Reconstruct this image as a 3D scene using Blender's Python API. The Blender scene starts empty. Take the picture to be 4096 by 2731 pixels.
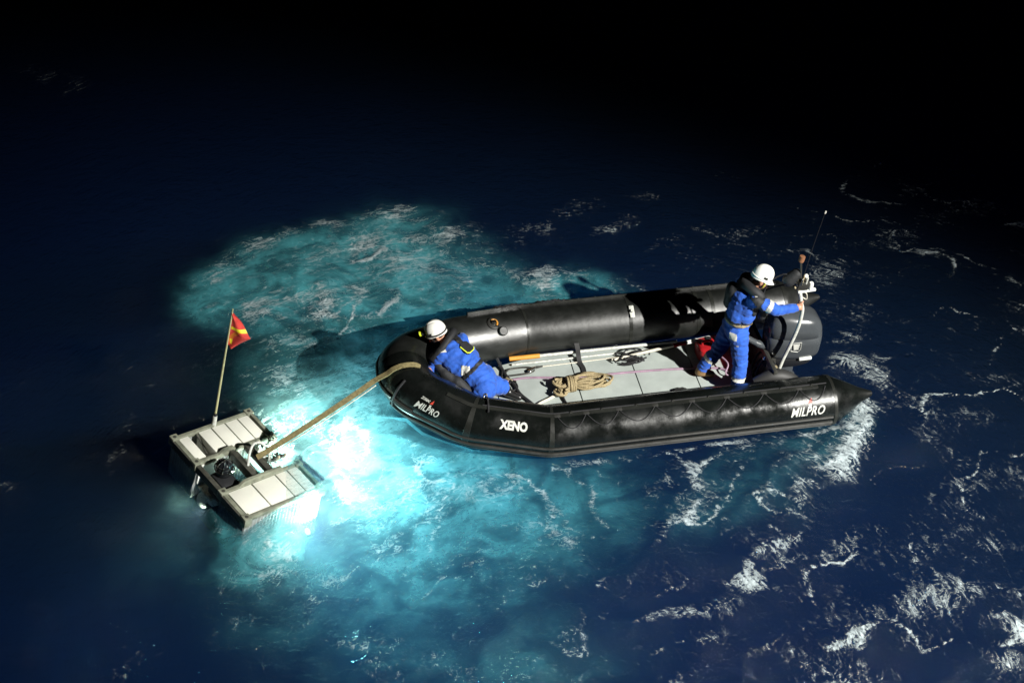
import bpy, bmesh, math, random
import numpy as np
from mathutils import Vector, Matrix, noise as mnoise
random.seed(7); rng = np.random.default_rng(11)
S = bpy.context.scene
R = math.radians
V = Vector

# ------------------------------------------------------------------ camera, night sky, ship's floodlight, exposure
cam = bpy.data.objects.new('camera', bpy.data.cameras.new('camera')); S.collection.objects.link(cam)
cam.data.lens = 50; cam.data.sensor_width = 36; cam.data.clip_start = .1; cam.data.clip_end = 2000
cam.location = (0, 0, 11); cam.rotation_euler = (R(50), 0, 0)
S.camera = cam
W = bpy.data.worlds.new('World'); S.world = W; W.use_nodes = True
bg = W.node_tree.nodes['Background']
bg.inputs[0].default_value = (.12, .30, .55, 1); bg.inputs[1].default_value = .0012      # moonless night
S.view_settings.view_transform = 'Standard'; S.view_settings.look = 'None'
S.view_settings.exposure = 0; S.view_settings.gamma = 1; S.view_settings.use_curve_mapping = False
S.render.engine = 'CYCLES'
S.cycles.use_denoising = True
S.cycles.max_bounces = 4; S.cycles.diffuse_bounces = 2; S.cycles.glossy_bounces = 2; S.cycles.transparent_max_bounces = 8; S.cycles.volume_bounces = 0
S.cycles.caustics_reflective = False; S.cycles.caustics_refractive = False
S.cycles.sample_clamp_indirect = 4

def spot(name, loc, target, power, size, blend, radius, color):
    l = bpy.data.lights.new(name, 'SPOT'); o = bpy.data.objects.new(name, l); S.collection.objects.link(o)
    o.location = loc; o.rotation_euler = (V(target) - V(loc)).to_track_quat('-Z', 'Y').to_euler()
    l.energy = power; l.spot_size = R(size); l.spot_blend = blend; l.shadow_soft_size = radius; l.color = color
    return o
# the mother ship's floodlight: out of the frame, at the rail to the right of the camera
spot('ship_floodlight', (15.8, -.4, 13.2), (3.6, 8.3, 0), 64000, 42, 1.0, .14, (1, .98, .92))

# ------------------------------------------------------------------ helpers
def tag(o, label=None, cat=None, group=None, kind=None):
    if label: o['label'] = label
    if cat: o['category'] = cat
    if group: o['group'] = group
    if kind: o['kind'] = kind
    return o
def empty(name, loc, rot=(0, 0, 0)):
    o = bpy.data.objects.new(name, None); S.collection.objects.link(o)
    o.location = loc; o.rotation_euler = rot; o.empty_display_size = .1
    return o
def link(name, me, parent=None):
    o = bpy.data.objects.new(name, me); S.collection.objects.link(o)
    if parent is not None: o.parent = parent
    return o
def perp(d):
    d = V(d).normalized(); a = V((0, 0, 1)) if abs(d.z) < .9 else V((1, 0, 0))
    u = a.cross(d).normalized(); return u, d.cross(u).normalized()

class MB:
    def __init__(s): s.v = []; s.f = []; s.m = []
    def add(s, vs, fs, m=0):
        k = len(s.v); s.v += [tuple(p) for p in vs]; s.f += [tuple(k + i for i in f) for f in fs]; s.m += [m] * len(fs)
    def box(s, c, size, rot=None, m=0, bevel=0.0):
        hx, hy, hz = [q / 2 for q in size]; M = rot if rot is not None else Matrix.Identity(3)
        if bevel > 0:
            b = min(bevel, hx * .9, hy * .9, hz * .9); bm = bmesh.new()
            bmesh.ops.create_cube(bm, size=1)
            for q in bm.verts: q.co = V((q.co.x * 2 * hx, q.co.y * 2 * hy, q.co.z * 2 * hz))
            bmesh.ops.bevel(bm, geom=bm.edges[:], offset=b, segments=2, affect='EDGES', profile=.5)
            bm.verts.index_update()
            s.add([V(c) + M @ q.co for q in bm.verts], [[q.index for q in f.verts] for f in bm.faces], m); bm.free(); return
        vs = [V(c) + M @ V((x, y, z)) for x in (-hx, hx) for y in (-hy, hy) for z in (-hz, hz)]
        s.add(vs, [(0, 1, 3, 2), (4, 6, 7, 5), (0, 4, 5, 1), (2, 3, 7, 6), (0, 2, 6, 4), (1, 5, 7, 3)], m)
    def tube(s, pts, r, n=8, m=0, caps=True, closed=False, flat=None):
        pts = [V(p) for p in pts]; N = len(pts)
        rs = r if isinstance(r, (list, tuple)) else [r] * N
        u = None; rings = []
        for i, p in enumerate(pts):
            if closed: d = pts[(i + 1) % N] - pts[i - 1]
            else: d = pts[min(i + 1, N - 1)] - pts[max(i - 1, 0)]
            d.normalize()
            if u is None: u, w = perp(d)
            else:
                u = (u - d * u.dot(d)).normalized(); w = d.cross(u)
            rings.append([p + (u * math.cos(2 * math.pi * k / n) + w * math.sin(2 * math.pi * k / n)) * rs[i] for k in range(n)])
        vs = [q for ring in rings for q in ring]; fs = []
        for i in range(N if closed else N - 1):
            j = (i + 1) % N
            for k in range(n): fs.append((i * n + k, i * n + (k + 1) % n, j * n + (k + 1) % n, j * n + k))
        if caps and not closed: fs += [tuple(range(n))[::-1], tuple((N - 1) * n + k for k in range(n))]
        s.add(vs, fs, m)
    def capsule(s, p, q, r1, r2, n=14, rings=5, m=0):
        p, q = V(p), V(q); d = q - p
        if d.length < 1e-6: d = V((0, 0, 1e-4))
        dn = d.normalized(); u, w = perp(dn); prof = []
        for i in range(rings + 1):
            a = -math.pi / 2 + math.pi / 2 * i / rings; prof.append((p + dn * (r1 * math.sin(a)), r1 * math.cos(a)))
        for i in range(rings + 1):
            a = math.pi / 2 * i / rings; prof.append((q + dn * (r2 * math.sin(a)), r2 * math.cos(a)))
        s.tube_rings(prof, u, w, n, m)
    def tube_rings(s, prof, u, w, n, m=0):
        vs = []; fs = []
        for c, r in prof:
            r = max(r, 1e-4)
            vs += [c + (u * math.cos(2 * math.pi * k / n) + w * math.sin(2 * math.pi * k / n)) * r for k in range(n)]
        N = len(prof)
        for i in range(N - 1):
            for k in range(n): fs.append((i * n + k, i * n + (k + 1) % n, (i + 1) * n + (k + 1) % n, (i + 1) * n + k))
        fs += [tuple(range(n))[::-1], tuple((N - 1) * n + k for k in range(n))]
        s.add(vs, fs, m)
    def revolve(s, c, axis, prof, n=20, m=0):
        a = V(axis).normalized(); u, w = perp(a); s.tube_rings([(V(c) + a * h, r) for r, h in prof], u, w, n, m)
    def ribbon(s, pts, sides, width, thick, m=0):
        # flat strap: pts with a sideways unit vector each
        pts = [V(p) for p in pts]; N = len(pts); vs = []; fs = []
        for i, p in enumerate(pts):
            d = (pts[min(i + 1, N - 1)] - pts[max(i - 1, 0)]).normalized()
            sd = V(sides[i] if isinstance(sides, list) else sides); sd = (sd - d * sd.dot(d)).normalized(); nn = d.cross(sd)
            vs += [p + sd * width / 2 + nn * thick / 2, p - sd * width / 2 + nn * thick / 2, p - sd * width / 2 - nn * thick / 2, p + sd * width / 2 - nn * thick / 2]
        for i in range(N - 1):
            for k in range(4): fs.append((i * 4 + k, i * 4 + (k + 1) % 4, i * 4 + 4 + (k + 1) % 4, i * 4 + 4 + k))
        fs += [(3, 2, 1, 0), tuple((N - 1) * 4 + k for k in range(4))]
        s.add(vs, fs, m)
    def build(s, name, mats, parent=None, smooth=True, off=None, sharp=40):
        me = bpy.data.meshes.new(name)
        vs = s.v if off is None else [tuple(V(p) - V(off)) for p in s.v]
        me.from_pydata(vs, [], s.f)
        for mm in (mats if isinstance(mats, (list, tuple)) else [mats]): me.materials.append(mm)
        me.polygons.foreach_set('material_index', s.m)
        bm = bmesh.new(); bm.from_mesh(me); bmesh.ops.recalc_face_normals(bm, faces=bm.faces[:])
        if smooth:
            for f in bm.faces: f.smooth = True
            for e in bm.edges: e.smooth = not (len(e.link_faces) == 2 and e.calc_face_angle(0) > R(sharp))
        bm.to_mesh(me); bm.free(); me.update()
        return link(name, me, parent)
def smooth_path(pts, k=6):
    P = [V(p) for p in pts]; out = []
    for i in range(len(P) - 1):
        a, b, c, d = P[max(i - 1, 0)], P[i], P[i + 1], P[min(i + 2, len(P) - 1)]
        for j in range(k):
            t = j / k
            out.append(.5 * ((2 * b) + (c - a) * t + (2 * a - 5 * b + 4 * c - d) * t * t + (3 * b - a - 3 * c + d) * t ** 3))
    return out + [P[-1]]

# ------------------------------------------------------------------ materials
def mat(name, col, rough=.6, metal=0., var=.12, scale=8., bump=0., bscale=60., rvar=0., rscale=6., spec=.5, emit=None, sheen=0., stretch=None):
    m = bpy.data.materials.new(name); m.use_nodes = True; t = m.node_tree; N = t.nodes.new; L = t.links.new
    b = t.nodes['Principled BSDF']; b.inputs['Metallic'].default_value = metal; b.inputs['Roughness'].default_value = rough
    b.inputs['Specular IOR Level'].default_value = spec
    tc = N('ShaderNodeTexCoord'); src = tc.outputs['Object']
    if stretch:
        mp = N('ShaderNodeMapping'); mp.inputs['Scale'].default_value = stretch; L(src, mp.inputs['Vector']); src = mp.outputs[0]
    n = N('ShaderNodeTexNoise'); n.inputs['Scale'].default_value = scale; n.inputs['Detail'].default_value = 6; L(src, n.inputs['Vector'])
    r = N('ShaderNodeMapRange'); r.inputs[1].default_value = .3; r.inputs[2].default_value = .7; r.inputs[3].default_value = 1 - var; r.inputs[4].default_value = 1 + var
    L(n.outputs['Fac'], r.inputs[0])
    mx = N('ShaderNodeMix'); mx.data_type = 'RGBA'; mx.blend_type = 'MULTIPLY'; mx.inputs[0].default_value = 1
    mx.inputs[6].default_value = (*col, 1); L(r.outputs[0], mx.inputs[7]); L(mx.outputs[2], b.inputs['Base Color'])
    if rvar:
        n2 = N('ShaderNodeTexNoise'); n2.inputs['Scale'].default_value = rscale; n2.inputs['Detail'].default_value = 8; n2.inputs['Roughness'].default_value = .65; L(src, n2.inputs['Vector'])
        r2 = N('ShaderNodeMapRange'); r2.inputs[1].default_value = .38; r2.inputs[2].default_value = .62; r2.inputs[3].default_value = max(.03, rough - rvar); r2.inputs[4].default_value = min(1, rough + rvar)
        L(n2.outputs['Fac'], r2.inputs[0]); L(r2.outputs[0], b.inputs['Roughness'])
    if bump:
        n3 = N('ShaderNodeTexNoise'); n3.inputs['Scale'].default_value = bscale; n3.inputs['Detail'].default_value = 5; L(src, n3.inputs['Vector'])
        bp = N('ShaderNodeBump'); bp.inputs['Strength'].default_value = 1; bp.inputs['Distance'].default_value = bump
        L(n3.outputs['Fac'], bp.inputs['Height']); L(bp.outputs[0], b.inputs['Normal'])
    if emit: b.inputs['Emission Color'].default_value = (*emit[0], 1); b.inputs['Emission Strength'].default_value = emit[1]
    if sheen: b.inputs['Sheen Weight'].default_value = sheen
    return m
M_rubber = mat('black_rubber', (.014, .015, .013), .36, var=.3, scale=3, bump=.0012, bscale=18, rvar=.1, rscale=5)
M_rubber_wet = mat('wet_black_rubber', (.004, .005, .0045), .26, var=.3, scale=4, bump=.004, bscale=7, rvar=.15, rscale=2.6, spec=.6)
M_rubber_dry = mat('dry_black_rubber', (.007, .008, .007), .42, var=.25, scale=4, bump=.002, bscale=12, rvar=.06, rscale=4, spec=.95)
M_strap_black = mat('black_webbing', (.012, .012, .013), .7, bump=.001, bscale=150)
M_strake = mat('strake_rubber', (.02, .02, .018), .5, rvar=.12)
M_hull = mat('hull_fabric', (.02, .02, .02), .6)
M_floor = mat('grey_floorboard', (.36, .40, .38), .62, var=.10, scale=5, bump=.0006, bscale=220, rvar=.1)
M_white = mat('white_paint', (.78, .80, .76), .4, var=.06)
M_letter = mat('white_lettering', (.50, .51, .47), .5, var=.25, scale=30)
M_letter_red = mat('red_lettering', (.5, .05, .03), .5)
M_chrome = mat('steel', (.55, .55, .52), .22, metal=1, var=.1)
M_dark_metal = mat('dark_metal', (.05, .05, .045), .4, metal=.4, var=.3)
M_tan_metal = mat('tan_cast_metal', (.32, .27, .17), .45, var=.2)
M_cowl = mat('grey_cowl_paint', (.05, .056, .062), .22, var=.06, rvar=.06)
M_cowl_dark = mat('dark_cowl_trim', (.015, .016, .018), .35)
M_blue = mat('blue_coverall', (.012, .085, .44), .8, var=.2, scale=14, bump=.004, bscale=30, sheen=.15)
M_reflect = mat('reflective_tape', (.50, .50, .46), .45, var=.12, scale=30)
M_vest = mat('black_vest_fabric', (.010, .011, .013), .7, var=.3, bump=.004, bscale=25)
M_boot = mat('black_boot_leather', (.012, .012, .012), .3, bump=.002, bscale=30)
M_boot_brown = mat('brown_boot_leather', (.20, .12, .05), .6, var=.3, bump=.002, bscale=30)
M_skin = mat('skin', (.48, .25, .16), .5, var=.12, scale=20)
M_hair = mat('dark_hair', (.02, .014, .01), .6)
M_helmet = mat('white_helmet_shell', (.80, .80, .75), .3, var=.05)
M_hi_vis = mat('yellow_plastic', (.62, .72, .03), .4)
M_rope_tan = mat('tan_rope', (.29, .23, .125), .8, var=.3, scale=60, bump=.004, bscale=90)
M_webbing = mat('tan_webbing', (.20, .165, .075), .75, var=.35, scale=35, bump=.003, bscale=70)
M_rope_black = mat('black_rope', (.012, .012, .014), .8, var=.3, bump=.003, bscale=90)
M_rope_pink = mat('mauve_rope', (.26, .17, .23), .8, var=.2, bump=.003, bscale=90)
M_rope_white = mat('pale_rope', (.58, .55, .46), .8, var=.25, scale=60, bump=.003, bscale=90)
M_orange = mat('orange_grip', (.62, .28, .04), .5)
M_red = mat('red_plastic', (.34, .012, .016), .35, var=.12)
M_flag_red = mat('red_flag_cloth', (.56, .04, .03), .8, var=.2, scale=16)
M_flag_yellow = mat('yellow_flag_tape', (.75, .62, .02), .6)
M_flag_orange = mat('orange_flag_print', (.62, .15, .015), .7)
M_pole = mat('pale_yellow_pole', (.46, .44, .24), .5, var=.15, scale=20)
M_foam_panel = mat('white_syntactic_foam', (.74, .74, .66), .6, var=.05, scale=5, bump=.001, bscale=70)
M_frame = mat('grey_green_frame_paint', (.20, .21, .16), .55, var=.35, scale=12, bump=.001, bscale=40)
M_frame_dark = mat('dark_frame_beam', (.055, .055, .045), .5, var=.4, scale=15)
M_skirt = mat('grey_side_plastic', (.30, .32, .31), .45, var=.25, scale=10, rvar=.15)
M_recess = mat('yellowish_recess', (.40, .40, .22), .6, var=.15)
M_deckplate = mat('white_deck_plate', (.80, .80, .74), .5, var=.06)
M_glassy = mat('dark_dome', (.01, .012, .014), .06)
M_tan_plate = mat('tan_plate', (.46, .38, .28), .6, var=.3, scale=18)
M_lens = mat('lamp_lens', (.8, .9, .9), .3, emit=((.75, 1, .95), 2.5))

# ------------------------------------------------------------------ sea
B_O = V((-1.357, 11.771, 0)); B_A = R(9.786)
B_X = V((math.cos(B_A), math.sin(B_A), 0)); B_Y = V((-math.sin(B_A), math.cos(B_A), 0))
def BW(p): return B_O + B_X * p[0] + B_Y * p[1] + V((0, 0, p[2]))
# knuckles of the tube's centre line, near side, in the boat's own frame (x from bow to stern)
KN = [(5.30, -.88, .345), (4.80, -.87, .31), (1.64, -.87, .33), (.82, -.68, .44), (.31, -.34, .585), (.165, -.13, .64)]
TR = .285
ROV_C = V((-2.857, 10.934, .12))
ROV_R = Matrix(((.65835, .71262, .24238), (-.74343, .66601, .06115), (-.11785, -.22045, .96825)))
RH, RW = 1.415, 1.02

FOAM = [
(0.1,0.6,[(-2.63,9.94),(-2.48,9.82),(-2.34,9.79)]),
(0.07,0.5,[(-2.78,10.06),(-2.45,10.27),(-2.02,10.53)]),
(0.16,0.62,[(-3.89,14.28),(-3.57,14.72),(-3.05,15.08),(-2.57,15.4),(-1.9,15.66),(-1.44,15.74)]),
(0.2,0.75,[(-1.61,15.62),(-1.26,15.72),(-1.02,15.62),(-0.81,15.32),(-0.74,15.03)]),
(0.1,0.55,[(-3.3,13.67),(-2.94,13.75),(-2.58,13.93),(-2.35,14.1)]),
(0.14,0.85,[(-2.36,14.15),(-2.27,13.88),(-2.34,13.65),(-2.46,13.54)]),
(0.05,0.9,[(-1.95,14.59),(-1.84,14.74),(-1.61,14.93)]),
(0.06,0.6,[(-1.95,14.59),(-2.04,14.63)]),
(0.06,0.7,[(-2.55,13.68),(-2.33,13.62),(-2.0,13.51),(-1.84,13.53),(-1.58,13.62),(-1.46,13.8),(-1.42,14.06)]),
(0.06,0.6,[(-3.28,13.54),(-3.07,13.56),(-2.85,13.5),(-2.94,13.37),(-3.09,13.31)]),
(0.1,0.7,[(-0.48,14.74),(-0.14,14.56),(0.19,14.28),(0.41,14.19)]),
(0.14,0.75,[(0.27,14.42),(0.63,14.46),(0.96,14.39),(1.18,14.24),(1.33,14.03)]),
(0.08,0.6,[(1.34,14.15),(1.55,14.09),(1.71,14.0)]),
(0.14,0.85,[(1.03,15.32),(1.29,15.37),(1.53,15.56)]),
(0.22,0.58,[(-0.5,15.42),(-0.15,15.17),(0.25,15.42),(0.72,15.62)]),
(0.22,0.5,[(0.67,15.82),(1.02,15.93),(1.44,16.03),(1.8,16.08),(2.03,15.93)]),
(0.22,0.6,[(-0.72,15.17),(-0.43,15.03),(-0.15,15.14)]),
(0.18,0.52,[(1.97,15.22),(2.17,14.89),(2.37,14.65),(2.69,14.51),(2.96,14.46)]),
(0.15,0.5,[(2.45,15.42),(2.66,15.27),(2.93,15.13)]),
(0.16,0.55,[(3.05,15.62),(3.37,15.42),(3.01,15.32)]),
(0.3,0.55,[(3.79,14.46),(4.05,14.65),(4.4,14.74)]),
(0.25,0.62,[(3.93,14.28),(4.21,14.6),(4.6,14.93),(5.05,15.17),(5.54,15.32)]),
(0.16,0.66,[(4.79,14.74),(5.16,14.89),(5.36,15.03)]),
(0.25,0.52,[(5.38,15.62),(5.89,15.82),(6.38,15.93),(6.91,15.88)]),
(0.3,0.42,[(5.44,16.45),(6.21,16.67),(7.04,16.35)]),
(0.2,0.45,[(6.86,18.06),(7.21,17.94),(7.45,17.82)]),
(0.2,0.42,[(7.01,19.74),(7.32,19.6)]),
(0.2,0.4,[(1.64,19.54),(2.04,19.47),(2.43,19.33)]),
(0.16,0.85,[(6.26,14.1),(6.4,14.03)]),
(0.3,0.55,[(-7.58,19.54),(-7.22,19.44),(-6.85,19.27),(-6.68,19.07)]),
(0.18,0.5,[(3.87,13.58),(4.14,13.33),(4.24,13.0),(4.26,12.6)]),
(0.14,0.6,[(4.0,13.16),(4.21,13.0),(4.48,12.92)]),
(0.22,0.5,[(4.55,12.76),(4.86,12.53),(5.16,12.3),(5.62,12.15)]),
(0.2,0.85,[(3.92,12.57),(4.12,12.39),(4.27,12.26)]),
(0.25,0.6,[(4.12,12.37),(4.41,12.07),(4.58,11.71)]),
(0.22,0.5,[(4.07,11.85),(4.41,11.64),(4.78,11.53),(5.28,11.57)]),
(0.22,0.52,[(4.5,11.57),(4.76,11.02),(5.07,10.56),(5.36,10.24)]),
(0.17,1,[(3.9,11.82),(3.83,11.5),(3.7,11.15),(3.57,10.88),(3.46,10.8)]),
(0.24,0.8,[(3.45,11.15),(3.2,11.05),(3.04,10.95),(2.91,11.02)]),
(0.1,0.9,[(3.59,10.85),(3.33,10.96),(3.09,10.95),(2.9,10.82),(2.71,10.59)]),
(0.22,0.6,[(2.5,11.15),(2.67,11.02),(2.97,11.08)]),
(0.12,0.6,[(2.4,10.69),(2.61,10.56),(2.81,10.65)]),
(0.12,0.72,[(2.63,10.49),(2.45,10.37),(2.37,10.12)]),
(0.11,0.7,[(2.59,10.37),(2.8,10.24),(3.05,10.43)]),
(0.1,0.72,[(2.79,10.18),(2.7,10.0),(2.64,9.82),(2.58,9.67)]),
(0.11,0.75,[(2.24,10.12),(2.26,9.94),(2.43,9.88),(2.63,9.82),(2.76,9.7),(2.88,9.88)]),
(0.12,0.6,[(3.04,10.37),(2.96,10.12),(2.86,9.88)]),
(0.07,0.85,[(0.93,9.3),(1.15,9.44),(1.38,9.61),(1.53,9.82),(1.64,10.0),(1.79,10.18),(1.9,10.37)]),
(0.25,0.55,[(1.85,10.37),(2.06,10.62),(2.26,10.69)]),
(0.22,0.45,[(1.21,10.43),(1.6,10.62),(1.82,11.02)]),
(0.2,0.58,[(0.68,9.58),(0.99,9.64),(1.17,9.76)]),
(0.2,0.52,[(0.34,10.12),(0.51,9.88),(0.68,9.76)]),
(0.1,0.7,[(0.52,8.65),(0.82,8.86),(1.16,8.83),(1.46,8.93),(1.8,8.92),(2.2,9.03)]),
(0.14,0.8,[(1.89,8.97),(2.06,8.97),(2.18,9.03)]),
(0.16,0.8,[(1.76,8.5),(2.02,8.57),(2.3,8.48),(2.55,8.55)]),
(0.08,0.8,[(1.93,8.55),(1.87,8.39),(1.73,8.24),(1.56,8.1)]),
(0.06,0.7,[(1.7,8.29),(1.56,8.14),(1.43,8.0)]),
(0.15,0.55,[(2.7,8.44),(3.0,8.5),(3.26,8.55)]),
(0.12,0.62,[(2.64,9.47),(2.92,9.58),(3.2,9.64),(3.49,9.79)]),
(0.12,0.62,[(3.49,9.82),(3.83,9.94),(4.18,9.88),(4.58,9.88)]),
(0.1,0.5,[(2.52,9.19),(2.84,9.36),(3.16,9.41)]),
(0.25,0.75,[(3.43,8.76),(3.75,8.92),(4.06,8.97),(4.25,8.86)]),
(0.25,0.78,[(4.28,9.16),(4.54,9.02),(4.79,9.0),(5.01,8.97)]),
(0.2,0.66,[(3.67,8.5),(3.54,8.29),(3.54,8.1)]),
(0.3,0.62,[(2.94,8.1),(3.25,8.29),(3.66,8.44)]),
(0.35,0.85,[(4.86,8.44),(4.68,8.24),(4.77,8.1)]),
(0.2,0.6,[(4.84,9.67),(5.03,9.73),(5.18,9.58)]),
(0.25,0.5,[(4.48,10.43),(4.8,10.24),(5.03,9.88)]),
(0.25,0.5,[(4.02,9.36),(4.45,9.36),(4.9,9.41)]),
(0.16,0.72,[(-1.44,8.55),(-1.32,8.62),(-1.17,8.55),(-1.18,8.39),(-1.33,8.24)]),
(0.22,0.55,[(-2.78,8.92),(-2.46,9.0),(-2.18,8.86)]),
(0.1,0.5,[(-2.04,9.47),(-1.81,9.36),(-1.65,9.47)]),
(0.2,0.5,[(-0.39,8.29),(-0.15,8.34),(0.1,8.24)]),
(0.14,0.5,[(-0.79,8.39),(-0.69,8.47)]),
(0.16,0.45,[(0.69,9.88),(0.5,9.58),(0.67,9.41)]),
(0.1,0.48,[(-4.39,11.02),(-4.28,11.43),(-4.26,11.78)]),
(0.1,0.42,[(-4.75,10.18),(-4.61,10.37),(-4.47,10.75)]),
(0.1,0.5,[(-3.7,8.24),(-3.56,8.55),(-3.39,8.65)]),
(0.09,0.45,[(-4.12,8.44),(-3.97,8.7),(-3.79,8.86)]),
(0.16,0.5,[(-5.49,10.72),(-5.34,10.7),(-5.23,10.49)]),
(0.08,0.5,[(-4.26,12.3),(-4.1,12.53),(-3.77,12.68)]),
(0.08,0.45,[(-4.31,13.08),(-4.06,13.12),(-3.84,13.04)]),
(0.1,0.38,[(-4.4,13.25),(-4.6,12.68),(-4.83,12.15)]),
(0.12,0.8,[(-3.32,11.78),(-3.2,11.96),(-3.0,11.93),(-2.82,11.71),(-2.7,11.53)]),
(0.08,0.6,[(-3.14,12.53),(-2.85,12.68),(-2.51,12.37)]),
(0.08,0.55,[(-3.2,12.3),(-3.01,12.37),(-2.79,12.22)]),
(0.25,0.5,[(-2.64,11.78),(-2.33,11.71),(-2.02,11.5),(-1.83,11.08)]),
(0.25,0.38,[(-1.96,10.88),(-1.74,10.56),(-1.47,10.62),(-1.35,10.88)]),
(0.2,0.5,[(-1.82,10.43),(-1.58,10.24),(-1.27,10.37),(-1.1,10.75)]),
(0.16,0.5,[(-1.4,9.76),(-1.1,9.94),(-0.89,10.18),(-0.77,10.56)]),
(0.3,0.5,[(-2.73,12.53),(-2.3,12.3),(-1.89,12.22)]),
(0.3,0.5,[(-1.96,13.0),(-1.76,12.53),(-1.61,11.93)]),
(0.25,0.5,[(-0.68,10.69),(-0.35,10.56),(-0.03,10.69)]),
(0.18,0.5,[(-2.35,9.53),(-2.11,9.36),(-1.96,9.13)]),
(0.14,0.5,[(-2.9,9.36),(-2.76,9.02)]),
(0.4,0.42,[(-3.19,12.92),(-2.8,13.08),(-2.36,12.92)]),
(0.4,0.42,[(-1.54,14.65),(-1.09,14.46),(-0.7,14.65)]),
(0.3,0.45,[(-1.68,14.28),(-1.18,14.1),(-0.63,14.1)]),
(0.2,0.62,[(-2.49,14.65),(-2.24,14.93),(-1.75,15.17),(-1.23,15.17)])]
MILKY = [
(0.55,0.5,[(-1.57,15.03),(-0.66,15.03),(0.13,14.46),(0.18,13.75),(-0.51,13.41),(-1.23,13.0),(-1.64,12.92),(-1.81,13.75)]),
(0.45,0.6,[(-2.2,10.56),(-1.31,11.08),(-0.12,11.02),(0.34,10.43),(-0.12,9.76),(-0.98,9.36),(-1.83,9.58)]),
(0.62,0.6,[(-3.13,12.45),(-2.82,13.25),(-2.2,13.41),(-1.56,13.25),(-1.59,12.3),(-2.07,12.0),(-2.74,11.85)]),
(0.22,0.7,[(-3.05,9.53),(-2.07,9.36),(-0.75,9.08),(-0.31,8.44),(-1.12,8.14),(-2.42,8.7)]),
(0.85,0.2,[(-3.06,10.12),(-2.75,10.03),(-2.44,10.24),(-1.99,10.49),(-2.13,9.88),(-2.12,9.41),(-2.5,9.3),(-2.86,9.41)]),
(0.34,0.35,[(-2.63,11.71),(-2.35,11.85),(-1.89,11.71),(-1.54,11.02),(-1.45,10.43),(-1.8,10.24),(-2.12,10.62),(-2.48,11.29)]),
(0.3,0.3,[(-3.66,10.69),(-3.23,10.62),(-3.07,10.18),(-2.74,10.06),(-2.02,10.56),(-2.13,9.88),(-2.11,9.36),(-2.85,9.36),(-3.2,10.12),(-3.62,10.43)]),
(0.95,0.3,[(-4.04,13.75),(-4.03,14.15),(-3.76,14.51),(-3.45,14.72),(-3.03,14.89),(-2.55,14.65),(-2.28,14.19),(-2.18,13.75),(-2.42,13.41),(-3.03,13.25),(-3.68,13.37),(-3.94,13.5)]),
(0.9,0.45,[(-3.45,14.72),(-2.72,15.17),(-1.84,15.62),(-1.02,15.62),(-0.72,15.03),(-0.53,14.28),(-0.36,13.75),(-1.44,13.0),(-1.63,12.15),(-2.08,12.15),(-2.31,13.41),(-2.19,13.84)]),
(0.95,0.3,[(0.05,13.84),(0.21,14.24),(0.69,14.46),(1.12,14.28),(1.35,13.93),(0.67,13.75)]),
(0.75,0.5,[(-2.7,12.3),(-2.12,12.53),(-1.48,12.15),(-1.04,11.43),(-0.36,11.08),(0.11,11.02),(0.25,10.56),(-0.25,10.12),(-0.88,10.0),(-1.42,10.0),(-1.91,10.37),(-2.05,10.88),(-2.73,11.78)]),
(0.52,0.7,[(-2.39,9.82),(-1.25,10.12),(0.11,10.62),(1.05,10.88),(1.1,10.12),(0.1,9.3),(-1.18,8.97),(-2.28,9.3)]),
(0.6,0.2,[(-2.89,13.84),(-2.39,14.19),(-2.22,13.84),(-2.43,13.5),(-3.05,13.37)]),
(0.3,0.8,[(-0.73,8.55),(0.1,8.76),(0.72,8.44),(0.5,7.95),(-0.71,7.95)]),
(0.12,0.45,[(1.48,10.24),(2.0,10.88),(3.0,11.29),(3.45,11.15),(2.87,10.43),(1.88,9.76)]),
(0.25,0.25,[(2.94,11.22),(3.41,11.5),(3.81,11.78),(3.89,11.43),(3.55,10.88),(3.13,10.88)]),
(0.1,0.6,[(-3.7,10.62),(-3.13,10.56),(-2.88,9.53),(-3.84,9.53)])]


def gnoise(x, y, seed):
    r = np.random.default_rng(seed); perm = r.permutation(512); ang = r.random(512) * 2 * np.pi
    xi = np.floor(x).astype(int); yi = np.floor(y).astype(int); xf = x - xi; yf = y - yi
    def g(ix, iy, dx, dy):
        h = perm[(perm[ix & 511] + iy) & 511]; return np.cos(ang[h]) * dx + np.sin(ang[h]) * dy
    u = xf ** 3 * (xf * (xf * 6 - 15) + 10); v = yf ** 3 * (yf * (yf * 6 - 15) + 10)
    a = g(xi, yi, xf, yf); b = g(xi + 1, yi, xf - 1, yf); c = g(xi, yi + 1, xf, yf - 1); d = g(xi + 1, yi + 1, xf - 1, yf - 1)
    return (a + (b - a) * u + (c - a) * v + (a - b - c + d) * u * v) * 1.5
def fbm(x, y, seed, o=4):
    s = 0; a = .5
    for k in range(o): s = s + a * gnoise(x, y, seed + k); x = x * 2.03; y = y * 2.03; a *= .5
    return s
def grow(a, step, g, end):
    out = []; p = a
    while (p < end if step > 0 else p > end): step *= g; p += step; out.append(p)
    return out
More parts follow.
